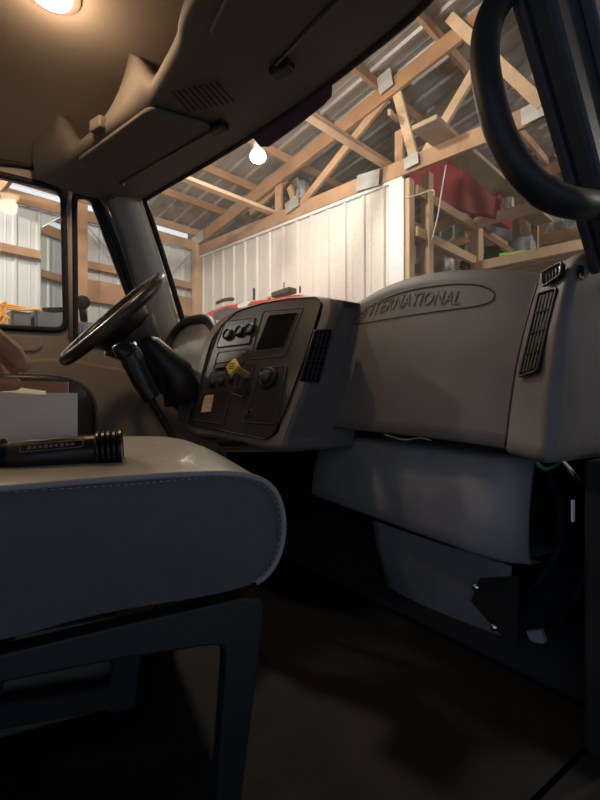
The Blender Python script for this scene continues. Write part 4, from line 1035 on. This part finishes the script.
# --- driver seat
ds = empty('driver_seat', Vector((-0.45, 0.0, 0.0)), 'black vinyl driver seat beyond the white box', 'seat')
dp = [(-200, 376), (-60, 373), (20, 374), (58, 376), (80, 382), (93, 394), (98, 410), (97, 440), (85, 470), (-200, 480)]
pr = smoothpts([U(x, y, X=-0.20) for x, y in dp], 3, closed=True); dcn = sum(pr, Vector()) / len(pr)
rows = [[dcn + (p - dcn) * k + Vector((dx_, 0, 0)) for p in pr + pr[:1]] for k, dx_ in ((0.0, 0.0), (0.9, 0.0), (0.97, -0.01), (1.0, -0.04), (1.0, -0.44), (0.96, -0.48), (0.0, -0.49))]
dcu = grid('cushion', rows, dseat_m, ds)
tube('seam', [dcn + (p - dcn) * 1.0 + Vector((-0.03, 0, 0)) for p in pr[0:22]], 0.005, M('seam_grey', (0.12, 0.12, 0.12), 0.5), dcu, seg=6)
abox('pedestal', (-0.62, -0.35, 0.0), (-0.28, 0.12, 0.52), steel_b, ds, bevel=0.02)
prism('backrest', rpoly([(-0.22, -0.20, 0.62), (-0.22, -0.26, 0.80), (-0.22, -0.40, 1.35), (-0.22, -0.52, 1.34), (-0.22, -0.42, 0.62)], 0.05), (-0.46, 0, 0), dseat_m, ds, bevel=0.03)

# --- things on the passenger seat
zs = SC.z + 0.020
def on(px, py, z): return U(px, py, Z=z)
# flashlight
fl = empty('flashlight', on(60, 470, zs - 0.01), 'black aluminium flashlight lying on the passenger seat', 'flashlight')
fa_, fb2 = U(-60, 465, t=0.66), U(122, 448.5, t=0.735)
ax_ = (fb2 - fa_).normalized(); Lf = (fb2 - fa_).length
fm = M('flashlight_black', (0.018, 0.015, 0.014), 0.3, metal=0.3)
R0 = 0.0265
lathe('barrel', fa_, ax_, [(0, R0 * 1.05), (Lf * 0.30, R0 * 1.05), (Lf * 0.31, R0 * 0.9), (Lf * 0.36, R0 * 0.86), (Lf * 0.38, R0 * 0.98), (Lf * 0.84, R0 * 0.98)], fm, fl)
pf_ = []; x_ = Lf * 0.84
for k in range(5): pf_ += [(x_, R0 * 0.98), (x_ + 0.004, R0 * 1.14), (x_ + 0.007, R0 * 1.14), (x_ + 0.008, R0 * 0.98)]; x_ += 0.008
pf_ += [(x_, R0 * 1.2), (Lf - 0.003, R0 * 1.2), (Lf, R0 * 1.05)]
lathe('head', fa_, ax_, pf_, fm, fl)
pf2 = []; x_ = Lf * 0.12
for k in range(6): pf2 += [(x_, R0 * 1.0), (x_ + 0.004, R0 * 1.16), (x_ + 0.007, R0 * 1.16), (x_ + 0.008, R0 * 1.0)]; x_ += 0.009
lathe('tail_grip', fa_, ax_, pf2, fm, fl)
tocam = (CAM - fa_); tocam = (tocam - ax_ * tocam.dot(ax_)).normalized(); upf = ax_.cross(tocam)
if upf.z < 0: upf = -upf
dirn = (tocam * 0.85 + upf * 0.5).normalized(); tang = ax_.cross(dirn)
lc = fa_ + ax_ * Lf * 0.61 + dirn * R0 * 0.985
lo_ = rpoly([lc - ax_ * 0.042 - tang * 0.006, lc + ax_ * 0.042 - tang * 0.006, lc + ax_ * 0.042 + tang * 0.006, lc - ax_ * 0.042 + tang * 0.006], 0.004)
tube('label_outline', lo_, 0.0008, M('label_print', (0.22, 0.15, 0.11), 0.5), fl, closed=True, seg=4)
for k in range(9):
    c_ = lc + ax_ * (-0.03 + k * 0.0072) + dirn * 0.0004
    mk('label_mark', *boxg(c_, ax_ * 0.0024, tang * (0.0022 if k % 3 else 0.003), dirn * 0.0004), MATS['label_print'], fl)
# carton
bx = empty('cardboard_box', on(30, 438, zs), 'open white carton with brown inside standing on the passenger seat', 'box')
zb0 = zs + 0.012
bc = U(77, 441, Z=zb0 - 0.010); bl = U(-60, 449, t=0.93); bl.z = bc.z
bd = (bl - bc).normalized(); bn = Vector((-bd.y, bd.x, 0)).normalized()
if bn.dot(CAM - bc) > 0: bn = -bn
tb_ = (bc - CAM).dot(VW); HB = (441 - 393) / F * tb_; LB = (bl - bc).length; DB = 0.14
def wall_(name, a, b, h, mo, flip=1):
    d = (b - a); n = Vector((-d.y, d.x, 0)).normalized()
    inner = n * flip
    o1 = mk(name, *boxg((a + b) / 2 + UP * h / 2, d / 2, inner * 0.0012, UP * h / 2), mo, bx)
    o2 = mk('inner_face', *boxg((a + b) / 2 + UP * h / 2 + inner * 0.002, d / 2 * 0.985, inner * 0.0008, UP * h / 2 * 0.995), card_b, o1)
    return o1
q1, q2, q3, q4 = bc, bc + bd * LB, bc + bd * LB + bn * DB, bc + bn * DB
for a, b, h in ((q1, q2, HB), (q2, q3, HB), (q3, q4, HB + 0.030), (q4, q1, HB)):
    d = b - a; n = Vector((-d.y, d.x, 0)).normalized(); ctr_ = (q1 + q3) / 2
    wall_('carton_wall', a, b, h, card_w, 1 if n.dot(ctr_ - a) > 0 else -1)
mk('carton_base', *boxg((q1 + q3) / 2 + UP * 0.003, bd * LB / 2, bn * DB / 2, UP * 0.002), card_b, bx)
pcrd = [U(-40, 391, t=0.88), U(46, 397, t=0.86), U(46, 393, t=0.95), U(10, 388, t=0.97)]
o = prism('white_card', pcrd, (0, 0, 0.004), M('card_pale', (0.70, 0.66, 0.62), 0.5)); tag(o, 'thin white card resting across the open carton', 'card')

# --- hand reaching in from the left
pe = empty('person', Vector((0.72, -0.25, 0.6)), 'bare hand with dark sleeve reaching towards the white carton', 'person')
def capsule_chain(bm_, pts, rads, seg=10):
    pts = [Vector(p) for p in pts]
    for (a, b, ra, rb_2) in zip(pts, pts[1:], rads, rads[1:]):
        m_ = 5
        for k in range(m_ + 1):
            f = k / m_; c_ = lerp(a, b, f); r_2 = ra * (1 - f) + rb_2 * f
            bmesh.ops.create_icosphere(bm_, subdivisions=2, radius=r_2, matrix=Matrix.Translation(c_))
TI = U(29, 369, t=0.56)                  # fingertip of the index finger
hx = Vector((-0.08, 1.0, -0.30)).normalized()   # finger direction
hs_ = Vector((1, 0.1, 0)).normalized()          # across the knuckles
bmh = bmesh.new()
wrist = TI - Vector((0.0, 0.17, 0)) + UP * 0.045
for k, (ln, off, dz_, dy_) in enumerate(((0.085, 0.0, 0.0, 0.0), (0.092, -0.021, 0.004, 0.004), (0.086, -0.041, 0.0, -0.006), (0.068, -0.059, -0.004, -0.022))):
    tip = TI + Vector((off, dy_, dz_)); kn_ = tip - hx * (ln * 0.9) + UP * 0.020
    mid = lerp(kn_, tip, 0.48) + UP * 0.016; dis = lerp(kn_, tip, 0.76) + UP * 0.010
    capsule_chain(bmh, [kn_, mid, dis, tip - hx * 0.006], [0.0125, 0.0108, 0.0098, 0.0080])
    capsule_chain(bmh, [wrist + Vector((off * 0.7 + 0.01, 0, 0)), kn_], [0.020, 0.0145])
tt = U(18, 384, t=0.55)
capsule_chain(bmh, [wrist + Vector((0.03, 0.02, -0.02)), wrist + Vector((0.032, 0.075, -0.055)), lerp(wrist + Vector((0.032, 0.075, -0.055)), tt, 0.55) + Vector((0.004, 0, -0.004)), tt - Vector((0, .004, 0))], [0.020, 0.0150, 0.0118, 0.0092])
elbow = wrist + Vector((0.16, -0.24, -0.05))
capsule_chain(bmh, [wrist, lerp(wrist, elbow, 0.4), elbow], [0.026, 0.033, 0.042])
me = bpy.data.meshes.new('hand'); bmh.to_mesh(me); bmh.free(); me.materials.append(skin)
ho = bpy.data.objects.new('hand', me); link(ho); ho.parent = pe; ho.location = -wpos(pe)
rm = ho.modifiers.new('remesh', 'REMESH'); rm.mode = 'VOXEL'; rm.voxel_size = 0.0028; rm.use_smooth_shade = True
smm = ho.modifiers.new('smooth', 'SMOOTH'); smm.iterations = 6; smm.factor = 0.5
nl_ = TI + hx * 0.001 + UP * 0.006
lathe('fingernail', nl_ - hx * 0.006, UP * 0.9 + hx * 0.4, [(0, 0.006), (0.0015, 0.0055), (0.002, 0.003)], M('nail', (0.62, 0.42, 0.33), 0.35), pe, seg=12)
tube('sleeve', smoothpts([lerp(wrist, elbow, 0.35), lerp(wrist, elbow, 0.6), elbow, elbow + Vector((0.22, -0.10, 0.12))], 4), [0.043] * 3 + [0.050] * 3 + [0.055] * 4 + [0.062] * 3, sleeve_m, pe, seg=16)
